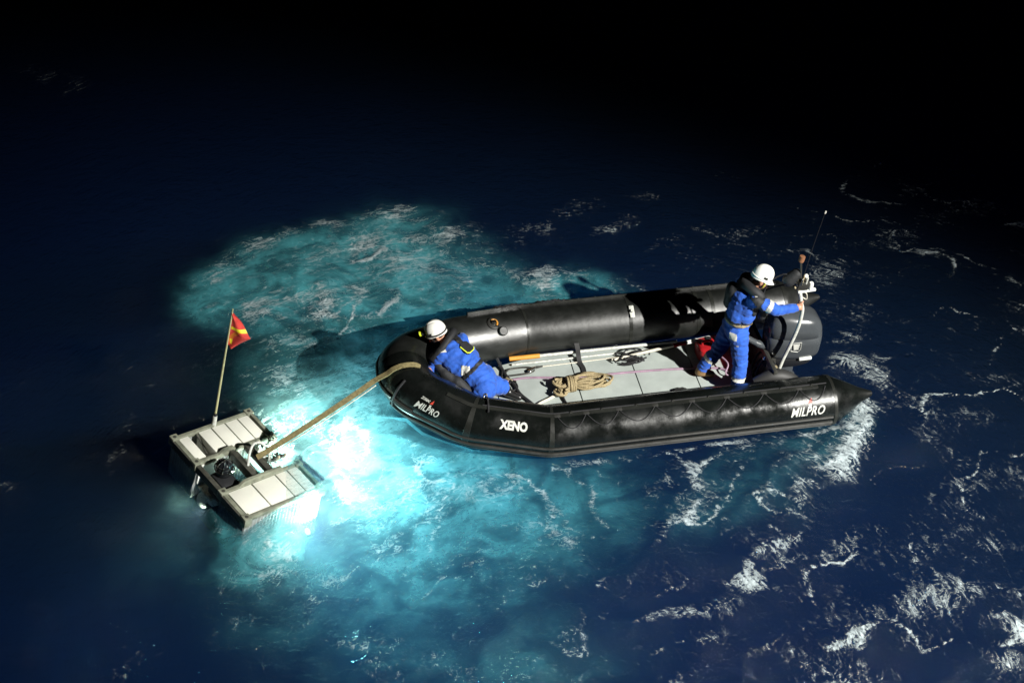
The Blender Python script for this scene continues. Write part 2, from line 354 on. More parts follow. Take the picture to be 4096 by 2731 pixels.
def sea():
    D = .026
    xf = np.arange(-6.3, 6.3, D); yf = np.arange(7.7, 15.6, D)
    xs = np.array(grow(xf[0], -D, 1.045, -160)[::-1] + list(xf) + grow(xf[-1], D, 1.045, 160))
    ys = np.array(grow(yf[0], -D, 1.10, -120)[::-1] + list(yf) + grow(yf[-1], D, 1.02, 24) + grow(24.2, .3, 1.12, 260))
    X, Y = np.meshgrid(xs, ys)
    near = np.exp(-(np.maximum(np.hypot(X, Y - 13) - 22, 0) / 12) ** 2)
    Z = np.full(X.shape, .05)
    for k in range(26):
        lam = .5 * 1.16 ** k; a = .0085 * lam ** .75
        th = R(200) + rng.normal(0, .7); ph = rng.random() * 6.28; kk = 2 * np.pi / lam
        ps = kk * (X * math.cos(th) + Y * math.sin(th)) + ph + .8 * gnoise(X / lam / 2, Y / lam / 2, 100 + k)
        Z = Z + a * (np.sin(ps) + .25 * np.cos(2 * ps)) * .5
    Z = Z + .045 * fbm(X * 1.1, Y * 1.6, 5, 5) * near
    # foam lines and milky water, each where it lies on the sea
    wx = X + .22 * fbm(X * 1.5, Y * 1.5, 31, 3) + .045 * fbm(X * 8, Y * 8, 51, 2)
    wy = Y + .22 * fbm(X * 1.5 + 9, Y * 1.5, 41, 3) + .045 * fbm(X * 8 + 5, Y * 8, 61, 2)
    foam = np.zeros(X.shape); milky = np.zeros(X.shape)
    def seg(px, py, a, b):
        dx, dy = b[0] - a[0], b[1] - a[1]; L2 = dx * dx + dy * dy + 1e-9
        t = np.clip(((px - a[0]) * dx + (py - a[1]) * dy) / L2, 0, 1)
        return np.hypot(px - a[0] - t * dx, py - a[1] - t * dy)
    def window(pts, pad):
        q = np.array(pts); x0, y0 = q.min(0) - pad; x1, y1 = q.max(0) + pad
        i0, i1 = np.searchsorted(xs, [x0, x1]); j0, j1 = np.searchsorted(ys, [y0, y1])
        return slice(j0, max(j1, j0 + 1)), slice(i0, max(i1, i0 + 1))
    brk = fbm(X * 1.4, Y * 1.6, 21, 3)
    for w, s, pts in FOAM:
        sl = window(pts, w * 3 + .3); d = None
        for a, b in zip(pts[:-1], pts[1:]):
            q = seg(wx[sl], wy[sl], a, b); d = q if d is None else np.minimum(d, q)
        g = .74 * s * np.exp(-(d / (w * 1.3)) ** 2) * (np.clip(.80 + 1.5 * brk[sl], .25, 1.15) if s < .95 else 1.15); foam[sl] = np.maximum(foam[sl], g)
        if s > .68: Z[sl] += .07 * min(w, .2) / .2 * np.exp(-(d / (w * 1.2)) ** 2) * s
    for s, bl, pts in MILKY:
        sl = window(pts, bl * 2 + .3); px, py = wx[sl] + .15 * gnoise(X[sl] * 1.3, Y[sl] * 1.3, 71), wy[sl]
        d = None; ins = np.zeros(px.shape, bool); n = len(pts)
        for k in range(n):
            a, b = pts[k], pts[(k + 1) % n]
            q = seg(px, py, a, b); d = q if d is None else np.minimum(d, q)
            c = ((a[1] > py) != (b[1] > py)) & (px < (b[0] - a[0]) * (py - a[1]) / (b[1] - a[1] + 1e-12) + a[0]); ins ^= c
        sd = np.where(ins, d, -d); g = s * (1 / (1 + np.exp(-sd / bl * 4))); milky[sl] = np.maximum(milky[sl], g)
    # sparse flecks, thicker on the lit side
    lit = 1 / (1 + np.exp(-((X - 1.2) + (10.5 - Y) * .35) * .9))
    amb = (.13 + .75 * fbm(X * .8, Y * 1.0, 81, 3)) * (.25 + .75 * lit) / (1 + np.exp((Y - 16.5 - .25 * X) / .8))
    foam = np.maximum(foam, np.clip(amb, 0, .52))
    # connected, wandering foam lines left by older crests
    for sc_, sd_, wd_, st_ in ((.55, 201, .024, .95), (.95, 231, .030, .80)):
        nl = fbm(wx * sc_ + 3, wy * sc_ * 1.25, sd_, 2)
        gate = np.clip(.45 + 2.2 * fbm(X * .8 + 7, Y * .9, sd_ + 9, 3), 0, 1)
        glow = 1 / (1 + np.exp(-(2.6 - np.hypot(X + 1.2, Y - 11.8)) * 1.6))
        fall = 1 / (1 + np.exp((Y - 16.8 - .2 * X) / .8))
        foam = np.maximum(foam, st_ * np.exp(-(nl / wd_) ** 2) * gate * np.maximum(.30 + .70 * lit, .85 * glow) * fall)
    # hull of the boat presses the water down; the water stays low under its floor
    bx = (X - B_O.x) * B_X.x + (Y - B_O.y) * B_X.y; by = (X - B_O.x) * B_Y.x + (Y - B_O.y) * B_Y.y
    kx = np.array([-.2, .16, .31, .82, 1.64, 4.3]); ky = np.array([.0, .1, .33, .68, .86, .86])
    half = np.interp(bx, kx, ky, left=-1, right=-1)
    inside = 1 / (1 + np.exp(np.clip(-(half - .06 - np.abs(by)) / .035, -50, 50))) * (bx > -.2) * (bx < 4.34)
    Z = Z * (1 - inside) + (-.16) * inside
    edge = np.exp(-((np.abs(by) - 1.02) / .12) ** 2) * (bx > 1.2) * (bx < 4.9)
    Z = Z * (1 - .6 * edge) + .07 * .6 * edge
    foam = np.maximum(foam, .80 * np.exp(-((by + 1.14 + .04 * fbm(X * 3, Y * 3, 97, 2)) / .06) ** 2) * (.5 + 1.2 * np.abs(fbm(X * 1.5, Y, 98, 2))) * (bx > 1.6) * (bx < 4.9))
    # wash round the raised platform; the right corner is awash
    q = np.stack([X - ROV_C.x, Y - ROV_C.y], -1); c = np.array([.655, -.756]); e = np.array([.756, .655])
    lx, ly = q @ c, q @ e
    dd = np.maximum(np.abs(lx) - .68, np.abs(ly) - .49)
    foam = np.maximum(foam, .62 * np.exp(-((dd - .04) / .10) ** 2) * (.5 + .9 * fbm(X * 2, Y * 2, 91, 2)))
    Z = Z + .03 * np.exp(-(((lx - .72) / .25) ** 2 + ((ly - .55) / .25) ** 2)) + .05 * np.exp(-(((lx) / .6) ** 2 + ((ly - .62) / .15) ** 2))
    Z = Z + .05 * np.exp(-((dd - .16) / .14) ** 2) * (lx > .2)
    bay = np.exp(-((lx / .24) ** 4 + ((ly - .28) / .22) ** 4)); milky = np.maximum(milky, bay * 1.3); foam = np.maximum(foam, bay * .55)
    # coordinate that runs along the wind streaks
    cx, cy = -.3, 7.9
    rr = np.hypot(X - cx, Y - cy); th = np.arctan2(Y - cy, X - cx)
    st = np.stack([rr, th * (1.4 + .33 * rr), Z * 0], -1)
    nx, ny = len(xs), len(ys); i = np.arange(nx * ny).reshape(ny, nx)
    v = np.stack([X.ravel(), Y.ravel(), Z.ravel()], 1)
    f = np.stack([i[:-1, :-1], i[:-1, 1:], i[1:, 1:], i[1:, :-1]], -1).reshape(-1, 4)
    rim = np.concatenate([i[0, :], i[1:, -1], i[-1, -2::-1], i[-2:0:-1, 0]]); Mr = len(rim); nb = len(v)
    low = v[rim].copy(); low[:, 2] = -12; v = np.concatenate([v, low])
    sk = np.stack([np.roll(rim, -1), rim, nb + np.arange(Mr), nb + (np.arange(Mr) + 1) % Mr], 1)
    me = bpy.data.meshes.new('sea')
    nv, nq = len(v), len(f) + len(sk)
    me.vertices.add(nv); me.vertices.foreach_set('co', v.astype(np.float32).ravel())
    me.loops.add(nq * 4 + Mr); me.polygons.add(nq + 1)
    me.loops.foreach_set('vertex_index', np.concatenate([f.ravel(), sk.ravel(), (nb + np.arange(Mr))[::-1]]).astype(np.int32))
    me.polygons.foreach_set('loop_start', np.concatenate([np.arange(nq) * 4, [nq * 4]]).astype(np.int32))
    me.update(calc_edges=True)
    me.polygons.foreach_set('use_smooth', np.concatenate([np.ones(len(f), bool), np.zeros(len(sk) + 1, bool)]))
    pad = lambda a: np.concatenate([a.ravel(), np.zeros(Mr)]).astype(np.float32)
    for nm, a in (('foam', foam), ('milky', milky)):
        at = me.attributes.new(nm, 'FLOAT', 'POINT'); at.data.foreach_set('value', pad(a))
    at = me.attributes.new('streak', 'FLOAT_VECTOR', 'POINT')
    at.data.foreach_set('vector', np.concatenate([st.reshape(-1, 3), np.zeros((Mr, 3))]).astype(np.float32).ravel())
    # --- material
    m = bpy.data.materials.new('sea_water'); m.use_nodes = True; t = m.node_tree; t.nodes.clear(); N = t.nodes.new; L = t.links.new
    def attr(n): a = N('ShaderNodeAttribute'); a.attribute_name = n; return a
    def math_(op, a, b=None, c=None, clamp=False):
        k = N('ShaderNodeMath'); k.operation = op; k.use_clamp = clamp
        for j, q in enumerate((a, b, c)):
            if q is None: continue
            if isinstance(q, (int, float)): k.inputs[j].default_value = q
            else: L(q, k.inputs[j])
        return k.outputs[0]
    def rng_(a, lo, hi, o0=0., o1=1., smooth=True):
        k = N('ShaderNodeMapRange'); k.interpolation_type = 'SMOOTHSTEP' if smooth else 'LINEAR'
        L(a, k.inputs[0]); k.inputs[1].default_value = lo; k.inputs[2].default_value = hi; k.inputs[3].default_value = o0; k.inputs[4].default_value = o1
        return k.outputs[0]
    sv = attr('streak').outputs['Vector']; fo = attr('foam').outputs['Fac']; mi = attr('milky').outputs['Fac']
    geo = N('ShaderNodeNewGeometry').outputs['Position']
    def noise(vec, scale, detail, rough=.5, st=(1, 1, 1), dist=0):
        mp = N('ShaderNodeMapping'); mp.inputs['Scale'].default_value = st; L(vec, mp.inputs['Vector'])
        k = N('ShaderNodeTexNoise'); k.inputs['Scale'].default_value = scale; k.inputs['Detail'].default_value = detail
        k.inputs['Roughness'].default_value = rough; k.inputs['Distortion'].default_value = dist; L(mp.outputs[0], k.inputs['Vector']); return k.outputs['Fac']
    def ridge(n, k): return math_('SUBTRACT', 1, math_('MULTIPLY', math_('ABSOLUTE', math_('SUBTRACT', n, .5)), k), clamp=True)
    clot = rng_(noise(sv, 9.5, 7, .66, (1.7, .85, 1), 1.0), .34, .68, smooth=False)          # streaky clots
    grain = rng_(noise(geo, 34, 3, .6, (1, 1.3, 1)), .3, .7, smooth=False)
    cloud = noise(geo, 1.7, 5, .55, (1, 1.2, 1), 1.0)
    web = math_('MAXIMUM', math_('MULTIPLY', ridge(noise(sv, 3.0, 6, .60, (1.4, 1.0, 1), 1.8), 7), .85), ridge(noise(geo, 5.0, 5, .58, (1, 1.25, 1), 1.8), 6.5))
    tex = math_('ADD', math_('MULTIPLY', clot, .38), math_('ADD', math_('MULTIPLY', web, .52), math_('MULTIPLY', grain, .11)))
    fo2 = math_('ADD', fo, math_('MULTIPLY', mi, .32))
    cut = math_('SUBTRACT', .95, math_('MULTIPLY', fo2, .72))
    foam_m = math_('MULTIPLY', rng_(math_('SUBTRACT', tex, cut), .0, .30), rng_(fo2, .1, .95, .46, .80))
    wisp = math_('MULTIPLY', web, rng_(cloud, .40, .6))
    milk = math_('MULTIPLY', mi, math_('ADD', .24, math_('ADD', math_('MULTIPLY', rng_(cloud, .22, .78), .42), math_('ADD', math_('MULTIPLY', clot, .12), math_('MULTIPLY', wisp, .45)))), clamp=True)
    # normals
    bp = N('ShaderNodeBump'); bp.inputs['Distance'].default_value = .085; bp.inputs['Strength'].default_value = 1
    hgt = math_('ADD', math_('ADD', math_('MULTIPLY', noise(geo, 4.5, 6, .6, (1, 1.5, 1)), .8), math_('MULTIPLY', noise(sv, 14, 4, .6, (1.6, 1, 1)), .35)), math_('MULTIPLY', foam_m, .35)); L(hgt, bp.inputs['Height'])
    tr = N('ShaderNodeBsdfTransparent'); tr.inputs[0].default_value = (1, 1, 1, 1)
    gl = N('ShaderNodeBsdfGlossy'); gl.inputs['Roughness'].default_value = .07; L(bp.outputs[0], gl.inputs['Normal'])
    fr = N('ShaderNodeFresnel'); fr.inputs['IOR'].default_value = 1.33; L(bp.outputs[0], fr.inputs['Normal'])
    gn = N('ShaderNodeNewGeometry')      # from below the sheet lets light out straight, with no mirror at the critical angle
    water = N('ShaderNodeMixShader'); L(math_('MULTIPLY', fr.outputs[0], math_('SUBTRACT', 1, gn.outputs['Backfacing'])), water.inputs[0]); L(tr.outputs[0], water.inputs[1]); L(gl.outputs[0], water.inputs[2])
    def milkshader(col_d, col_t, k):
        d = N('ShaderNodeBsdfDiffuse'); d.inputs[0].default_value = (*col_d, 1)
        tl = N('ShaderNodeBsdfTranslucent'); tl.inputs[0].default_value = (*col_t, 1)
        mxs = N('ShaderNodeMixShader'); mxs.inputs[0].default_value = k; L(d.outputs[0], mxs.inputs[1]); L(tl.outputs[0], mxs.inputs[2]); return mxs
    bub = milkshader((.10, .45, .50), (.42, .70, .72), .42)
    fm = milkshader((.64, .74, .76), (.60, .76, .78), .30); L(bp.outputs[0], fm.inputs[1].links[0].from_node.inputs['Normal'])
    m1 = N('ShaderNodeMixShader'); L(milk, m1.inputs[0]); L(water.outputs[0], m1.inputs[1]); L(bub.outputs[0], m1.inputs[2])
    m2 = N('ShaderNodeMixShader'); L(foam_m, m2.inputs[0]); L(m1.outputs[0], m2.inputs[1]); L(fm.outputs[0], m2.inputs[2])
    out = N('ShaderNodeOutputMaterial'); L(m2.outputs[0], out.inputs['Surface'])
    sc = N('ShaderNodeVolumeScatter'); sc.inputs['Color'].default_value = (.50, .66, 1, 1); sc.inputs['Density'].default_value = .027
    ab = N('ShaderNodeVolumeAbsorption'); ab.inputs['Color'].default_value = (.16, .67, .885, 1); ab.inputs['Density'].default_value = 1.15
    ad = N('ShaderNodeAddShader'); L(sc.outputs[0], ad.inputs[0]); L(ab.outputs[0], ad.inputs[1]); L(ad.outputs[0], out.inputs['Volume'])
    me.materials.append(m)
    o = link('sea', me); tag(o, 'dark blue open sea at night with white foam streaks', None, None, 'structure')
    def height(x, y):
        ix = min(max(np.searchsorted(xs, x), 0), nx - 1); iy = min(max(np.searchsorted(ys, y), 0), ny - 1); return float(Z[iy, ix])
    return height
sea_h = sea()

# ------------------------------------------------------------------ inflatable boat
boat = empty('inflatable_boat', B_O, (0, 0, B_A))
tag(boat, 'long black inflatable boat with a grey board floor, bow pointing at the white platform', 'boat')
full = [V(p) for p in KN] + [V((x, -y, z)) for x, y, z in KN[::-1]]
def rounded(pts, d=.09, k=5):
    out = [pts[0]]
    for i in range(1, len(pts) - 1):
        a, b, c = pts[i - 1], pts[i], pts[i + 1]
        p = b + (a - b).normalized() * min(d, (a - b).length * .4); q = b + (c - b).normalized() * min(d, (c - b).length * .4)
        for j in range(k + 1):
            t = j / k; out.append(p * (1 - t) ** 2 + b * 2 * t * (1 - t) + q * t * t)
    return out + [pts[-1]]
def frames(path):
    fr = []
    for i, p in enumerate(path):
        d = (path[min(i + 1, len(path) - 1)] - path[max(i - 1, 0)]).normalized()
        n = V((d.y, -d.x, 0)).normalized()          # outward for the near-side-first direction (stern to bow)
        fr.append((p, d, n, n.cross(d).normalized()))
    return fr
path = rounded(full); FR = frames(path)
# orient: near side must have outward = -Y
if FR[3][2].y > 0: FR = [(p, d, -n, u) for p, d, n, u in FR]
FR = [(p, d, n, (u if u.z > 0 else -u)) for p, d, n, u in FR]
def radius_at(p):
    if p.x > 4.80:
        t = (p.x - 4.80) / .5; return max(.028, TR * (1 - t ** 1.15) + .0)
    return TR
mb = MB(); NS = 40; prof = []
fine = []
for i in range(len(FR) - 1):
    a, b = FR[i], FR[i + 1]; n = max(1, int((b[0] - a[0]).length / .12))
    for j in range(n):
        t = j / n; fine.append(tuple(a[k].lerp(b[k], t) for k in range(4)))
fine.append(FR[-1])
vs, fs = [], []
for p, d, n, u in fine:
    n = n.normalized(); u = u.normalized(); r = radius_at(p)
    vs += [p + (n * math.cos(2 * math.pi * k / NS) + u * math.sin(2 * math.pi * k / NS)) * r for k in range(NS)]
NP = len(fine)
for i in range(NP - 1):
    for k in range(NS): fs.append((i * NS + k, i * NS + (k + 1) % NS, (i + 1) * NS + (k + 1) % NS, (i + 1) * NS + k))
fs += [tuple(range(NS)), tuple((NP - 1) * NS + k for k in range(NS))]
mb.add(vs, fs)
mb.m = [0 if vs[f[0]].y < -.02 else 1 for f in fs]            # the near side is wet with spray
mb.build('buoyancy_tube', [M_rubber_wet, M_rubber_dry], boat)
def TP(x, phi, side=-1, dr=0.0):
    """point on the tube: x along the boat, phi degrees up from the outward direction, side -1 near / +1 far"""
    best = None
    for i in range(NP - 1):
        a, b = fine[i], fine[i + 1]
        if a[0].y * side < 0 or b[0].y * side < 0: continue
        if min(a[0].x, b[0].x) - 1e-6 <= x <= max(a[0].x, b[0].x) + 1e-6 and abs(a[0].x - b[0].x) > 1e-6:
            t = (x - a[0].x) / (b[0].x - a[0].x); best = [a[k].lerp(b[k], t) for k in range(4)]; break
    if best is None:
        c = min(fine, key=lambda q: abs(q[0].x - x) + (10 if q[0].y * side < 0 else 0)); best = list(c)
    p, d, n, u = best; n = n.normalized(); u = u.normalized(); r = radius_at(p) + dr
    nn = n * math.cos(R(phi)) + u * math.sin(R(phi))
    return p + nn * r, nn, d
# seam bands round the tube
for side in (-1, 1):
    for x in ((1.64, .82, 4.80) if side < 0 else (1.64, 2.9, 3.72, 3.9, 4.80)):
        b = MB(); vv = []; ff = []; n = 36
        for q, dr in ((x - .022, .0005), (x - .02, .0035), (x + .02, .0035), (x + .022, .0005)):
            for k in range(n):
                vv.append(TP(q, 360 * k / n, side, dr)[0])
        for j in range(3):
            for k in range(n): ff.append((j * n + k, j * n + (k + 1) % n, (j + 1) * n + (k + 1) % n, (j + 1) * n + k))
        b.add(vv, ff); b.build('seam_band', M_rubber, boat)
# rubbing strakes: three ribs low on the outside
def along(phi, dr, x0, x1, side, n=70): return [TP(x0 + (x1 - x0) * k / n, phi, side, dr)[0] for k in range(n + 1)]
for side in (-1, 1):
    for phi, r in ((2, .016), (-14, .022), (-24, .013)):
        s = MB(); s.tube(along(phi, .004, 4.76, .22, side, 90), r, 6); s.build('rubbing_strake', M_strake, boat)
# bow fender band joining both sides
s = MB(); pts = [p + (n.normalized() * math.cos(R(8)) + u.normalized() * math.sin(R(8))) * (TR + .004) for p, d, n, u in fine if p.x < .36]
s.tube(pts, .02, 6); s.build('bow_fender', M_strake, boat)
# top flap with grommets, both sides
for side in (-1, 1):
    b = MB(); phi = 74 if side < 0 else 56; x0, x1 = (4.62, .55) if side < 0 else (4.6, 1.0); n = 80; vv = []; ff = []
    for k in range(n + 1):
        x = x0 + (x1 - x0) * k / n
        a, nn, d = TP(x, phi, side, .000); c, n2, _ = TP(x, phi + 9, side, .0)
        up = (nn * .6 + V((0, 0, 1)) * .6).normalized() * (.034 if side > 0 else .012)
        vv += [a, a + up, c + up, c]
    for k in range(n):
        for j in range(4): ff.append((k * 4 + j, k * 4 + (j + 1) % 4, k * 4 + 4 + (j + 1) % 4, k * 4 + 4 + j))
    b.add(vv, ff); b.build('lacing_strip', M_rubber, boat)
    for k in range(17 if side > 0 else 0):
        x = 1.15 + .2 * k; a, nn, d = TP(x, phi, side, .012)
        up = (nn * .6 + V((0, 0, 1)) * .6).normalized()
        c = a + up * .012
        g = MB(); u, w = perp(V((0, -1, .25)).normalized())
        g.tube([c + V((0, -.012, 0)) + (u * math.cos(q) + w * math.sin(q)) * .013 for q in [2 * math.pi * j / 10 for j in range(10)]], .005, 5, closed=True)
        g.build('grommet', M_letter, boat)
# life line: taut rope and hanging loops on the near side
s = MB(); s.tube(along(82, .018, 4.72, .9, -1, 60), .007, 6); s.build('life_line', M_rope_black, boat)
ax = [1.70, 2.02, 2.38, 2.78, 3.19, 3.58, 4.00, 4.40, 4.70]
for a, b in zip(ax[:-1], ax[1:]):
    s = MB(); pts = []
    for k in range(13):
        t = k / 12; sag = 4 * t * (1 - t)
        pts.append(TP(a + (b - a) * t, 76 - 30 * sag, -1, .005)[0])
    s.tube(pts, .0055, 6); s.build('hanging_rope_loop', M_rope_black, boat)
    p, nn, d = TP(a, 78, -1, .006); s = MB(); u = d.normalized(); w = nn.cross(u)
    s.box(p, (.07, .05, .014), Matrix((u, w, nn)).transposed(), bevel=.005); s.build('rope_patch', M_strake, boat)
    p, nn, d = TP((a + b) / 2, 80, -1, .012); s = MB()
    s.tube([p + d * .015 * math.cos(q) + nn * (.012 + .012 * math.sin(q)) for q in [2 * math.pi * j / 9 for j in range(9)]], .004, 5, closed=True); s.build('eyelet', M_dark_metal, boat)
# far side rope bundles
for x in (1.45, 1.95):
    s = MB(); pts = []
    for k in range(30):
        q = TP(x + .14 * math.sin(k * .9) + .004 * k, 58 + 8 * math.cos(k * 1.7), 1, .03 + .015 * math.sin(k * 2.3))[0]; pts.append(q)
    s.tube(smooth_path(pts, 2), .009, 5); s.build('rope_bundle', M_rope_black, boat)
# floor
b = MB(); out = []
fl = [(.42, .16), (.82, .42), (1.64, .60), (4.26, .60)]
vs = [(x, -y, .075) for x, y in fl] + [(x, y, .075) for x, y in fl[::-1]]
vs2 = [(x, y, .02) for x, y, z in vs]; n = len(vs)
b.add(vs + vs2, [tuple(range(n)), tuple(range(n, 2 * n))[::-1]] + [(k, (k + 1) % n, n + (k + 1) % n, n + k) for k in range(n)])
b.build('hull', M_hull, boat, smooth=False)
cuts = [.50, 1.22, 2.15, 2.85, 3.53, 4.22]
hw = lambda x: float(np.interp(x, [p[0] for p in fl], [p[1] for p in fl])) - .004
for a, c in zip(cuts[:-1], cuts[1:]):
    xs_ = sorted({a + .007, c - .007} | {x for x, _ in fl if a < x < c})
    top = [(x, -hw(x), .13) for x in xs_] + [(x, hw(x), .13) for x in xs_[::-1]]; n = len(top)
    b = MB(); b.add(top + [(x, y, .085) for x, y, z in top], [tuple(range(n)), tuple(range(n, 2 * n))[::-1]] + [(k, (k + 1) % n, n + (k + 1) % n, n + k) for k in range(n)])
    o = b.build('floorboard', M_floor, boat, smooth=False)
for p, rz in (((1.42, -.30, .148), .5), ((3.28, -.27, .148), .2)):
    b = MB(); b.add([V(p) + Matrix.Rotation(rz, 3, 'Z') @ V(q) for q in [(-.09, -.03, -.016), (.09, -.03, -.016), (.09, .03, -.016), (-.09, .03, -.016), (-.07, -.02, .03), (.03, -.02, .03), (.03, .02, .03), (-.07, .02, .03)]],
                    [(0, 3, 2, 1), (4, 5, 6, 7), (0, 1, 5, 4), (1, 2, 6, 5), (2, 3, 7, 6), (3, 0, 4, 7)]); b.build('floor_clamp', M_hull, boat, smooth=False)
# transom with gussets
b = MB(); b.box((4.26, 0, .30), (.05, 1.17, .52), bevel=.012); b.build('transom', M_dark_metal, boat)
for sd in (-1, 1):
    b = MB(); pts = []
    for k in range(11):
        t = k / 10; pts.append((4.05 + .55 * t, sd * (.52 + .04 * t), .38 + .12 * math.sin(math.pi * t) - .1 * t))
    b.tube(pts, [.05 + .035 * math.sin(math.pi * k / 10) for k in range(11)], 10); b.build('transom_gusset', M_hull, boat)
# valve on the far tube
p, nn, d = TP(1.22, 112, 1, 0)
b = MB(); b.revolve(p, nn, [(.001, .0), (.075, .0), (.075, .012), (.058, .018), (.052, .012), (.001, .012)], 20); vv = b.build('valve', M_strake, boat)
b = MB(); u, w = perp(nn); b.tube([p + nn * .02 + (u * math.cos(q) + w * math.sin(q)) * .042 for q in [k * math.pi / 9 for k in range(2, 12)]], .010, 6); b.build('valve_ring', M_orange, vv)
b = MB(); b.revolve(p + nn * .012, nn, [(.001, 0), (.03, 0), (.026, .035), (.001, .04)], 12); b.build('valve_stem', M_chrome, vv)
p2, n2, _ = TP(1.30, 134, 1, 0); b = MB(); b.revolve(p2, n2, [(.001, 0), (.055, 0), (.055, .03), (.045, .04), (.001, .04)], 16); b.tube([p + nn * .01, (p + p2) / 2 + nn * .02, p2 + n2 * .01], .012, 6); b.build('valve_cap', M_rubber, vv)
# lifting lug on the far tube
p, nn, d = TP(2.92, 122, 1, 0); b = MB(); u = d.normalized(); w = nn.cross(u)
b.box(p + nn * .012, (.06, .15, .024), Matrix((u, w, nn)).transposed(), bevel=.01); b.revolve(p + nn * .02, nn, [(.001, 0), (.022, 0), (.018, .03), (.001, .03)], 10); b.build('lifting_lug', M_letter, boat)
# bow grab handle and line hanging at the stem
b = MB(); pts = [TP(.24, a, -1, .012)[0] for a in (60, 40, 20, 0, -18)]; b.tube(smooth_path(pts, 4), .014, 7); b.build('stem_rope', M_rope_black, boat)
p, nn, d = TP(.92, 118, -1, 0); b = MB()
for k in range(3):
    b.tube([p + d * (.02 * math.cos(q)) + nn * (.02 + .018 * math.sin(q)) + d.cross(nn) * (.025 * (k - 1)) for q in [2 * math.pi * j / 9 for j in range(9)]], .006, 5, closed=True)
b.build('shackle', M_chrome, boat)
p, nn, d = TP(.98, 100, -1, .01); b = MB(); b.tube(smooth_path([TP(.94 + .006 * k, 112 - 9 * k, -1, .012 + .01 * (k % 2))[0] for k in range(6)], 4), .011, 6); b.build('shackle_lashing', M_rope_black, boat)

def lettering(name, text, x0, x1, phi0, phi1, height, m, shear=0., bold=.02, parent=boat, space=1., side=-1, width=None):
    cu = bpy.data.curves.new(name, 'FONT'); cu.body = text; cu.size = 1; cu.shear = shear; cu.offset = bold; cu.space_character = space; cu.resolution_u = 3
    tmp = bpy.data.objects.new(name + '_tmp', cu); S.collection.objects.link(tmp); bpy.context.view_layer.update()
    me = bpy.data.meshes.new_from_object(tmp.evaluated_get(bpy.context.evaluated_depsgraph_get())); bpy.data.objects.remove(tmp); bpy.data.curves.remove(cu)
    bm = bmesh.new(); bm.from_mesh(me); bmesh.ops.triangulate(bm, faces=bm.faces[:])
    bmesh.ops.subdivide_edges(bm, edges=[e for e in bm.edges if e.calc_length() > .25], cuts=2, use_grid_fill=False)
    bmesh.ops.triangulate(bm, faces=bm.faces[:])
    xs_ = [q.co.x for q in bm.verts]; lo, hi = min(xs_), max(xs_); ys_ = [q.co.y for q in bm.verts]; yl, yh = min(ys_), max(ys_)
    for q in bm.verts:
        t = (q.co.x - lo) / (hi - lo); a = (q.co.y - yl) / (yh - yl) - .5
        phi = phi0 + (phi1 - phi0) * t + a * math.degrees(height / TR)
        q.co = TP(x0 + (x1 - x0) * t, phi, side, .004)[0]
    bm.to_mesh(me); bm.free(); me.name = name; me.materials.append(m)
    return link(name, me, parent)
lettering('name_lettering', 'XENO', 1.10, 1.39, 46, 46, .105, M_letter, 0, .05)
lettering('maker_logo', 'MILPRO', .35, .57, 30, 28, .075, M_letter, .35, .02, space=1.06)
lettering('maker_logo_top', 'ZODIAC', .37, .455, 48, 46, .03, M_letter, .35, .03)
lettering('maker_logo', 'MILPRO', 4.27, 4.66, 24, 24, .105, M_letter, .35, .02, space=1.06)
lettering('maker_logo_top', 'ZODIAC', 4.31, 4.48, 45, 45, .035, M_letter, .35, .03)
def sail(x, phi, w, h):
    k = MB(); a = [TP(x - w, phi - h, -1, .005)[0], TP(x + w * .6, phi - h * .8, -1, .005)[0], TP(x + w * .5, phi + h, -1, .005)[0]]
    k.add(a + [q - V((0, 0, .001)) for q in a], [(0, 1, 2)]); k.build('red_logo_mark', M_letter_red, boat, smooth=False)
    k = MB(); a = [TP(x - w, phi - h * 1.5, -1, .005)[0], TP(x + w * .3, phi - h * 1.3, -1, .005)[0], TP(x - w * .1, phi - h * 3.0, -1, .005)[0]]
    k.add(a, [(0, 1, 2)]); k.build('logo_tail', M_letter, boat, smooth=False)
sail(.475, 47, .018, 5); sail(4.50, 47, .03, 6)


# ------------------------------------------------------------------ outboard motor
E_P = V((4.28, -.12, .13)); eng = empty('outboard_motor', BW(E_P), (0, 0, B_A))
tag(eng, 'dark grey outboard motor clamped on the transom of the black boat', 'outboard motor')
def superring(cx, cy, z, hx, hy, n=40, e=3.2, tilt=0.):
    out = []
    for k in range(n):
        q = 2 * math.pi * k / n; c, s_ = math.cos(q), math.sin(q)
        x = hx * math.copysign(abs(c) ** (2 / e), c); y = hy * math.copysign(abs(s_) ** (2 / e), s_)
        y *= 1 - .22 * max(0, -x / hx)                                  # narrower towards the boat
        out.append(V((cx + x, cy + y, z + tilt * x)))
    return out
def loft(b, rings, m=0):
    n = len(rings[0]); k0 = [q for r in rings for q in r]; ff = []
    for i in range(len(rings) - 1):
        for k in range(n): ff.append((i * n + k, i * n + (k + 1) % n, (i + 1) * n + (k + 1) % n, (i + 1) * n + k))
    ff += [tuple(range(n))[::-1], tuple((len(rings) - 1) * n + k for k in range(n))]
    b.add(k0, ff, m)
b = MB(); loft(b, [superring(4.58, -.12, z - .06, hx, hy, e=4.4, tilt=tl) for z, hx, hy, tl in [(.52, .275, .18, -.02), (.535, .297, .196, -.02), (.58, .310, .206, -.02), (.72, .318, .212, -.03), (.80, .318, .212, -.04), (.805, .311, .205, -.04), (.817, .311, .205, -.04), (.822, .317, .211, -.04), (.93, .305, .198, -.07), (1.00, .282, .178, -.10), (1.05, .24, .145, -.13), (1.08, .18, .10, -.14), (1.092, .10, .06, -.14)]])
b.build('cowl', M_cowl, eng, off=E_P, sharp=60)
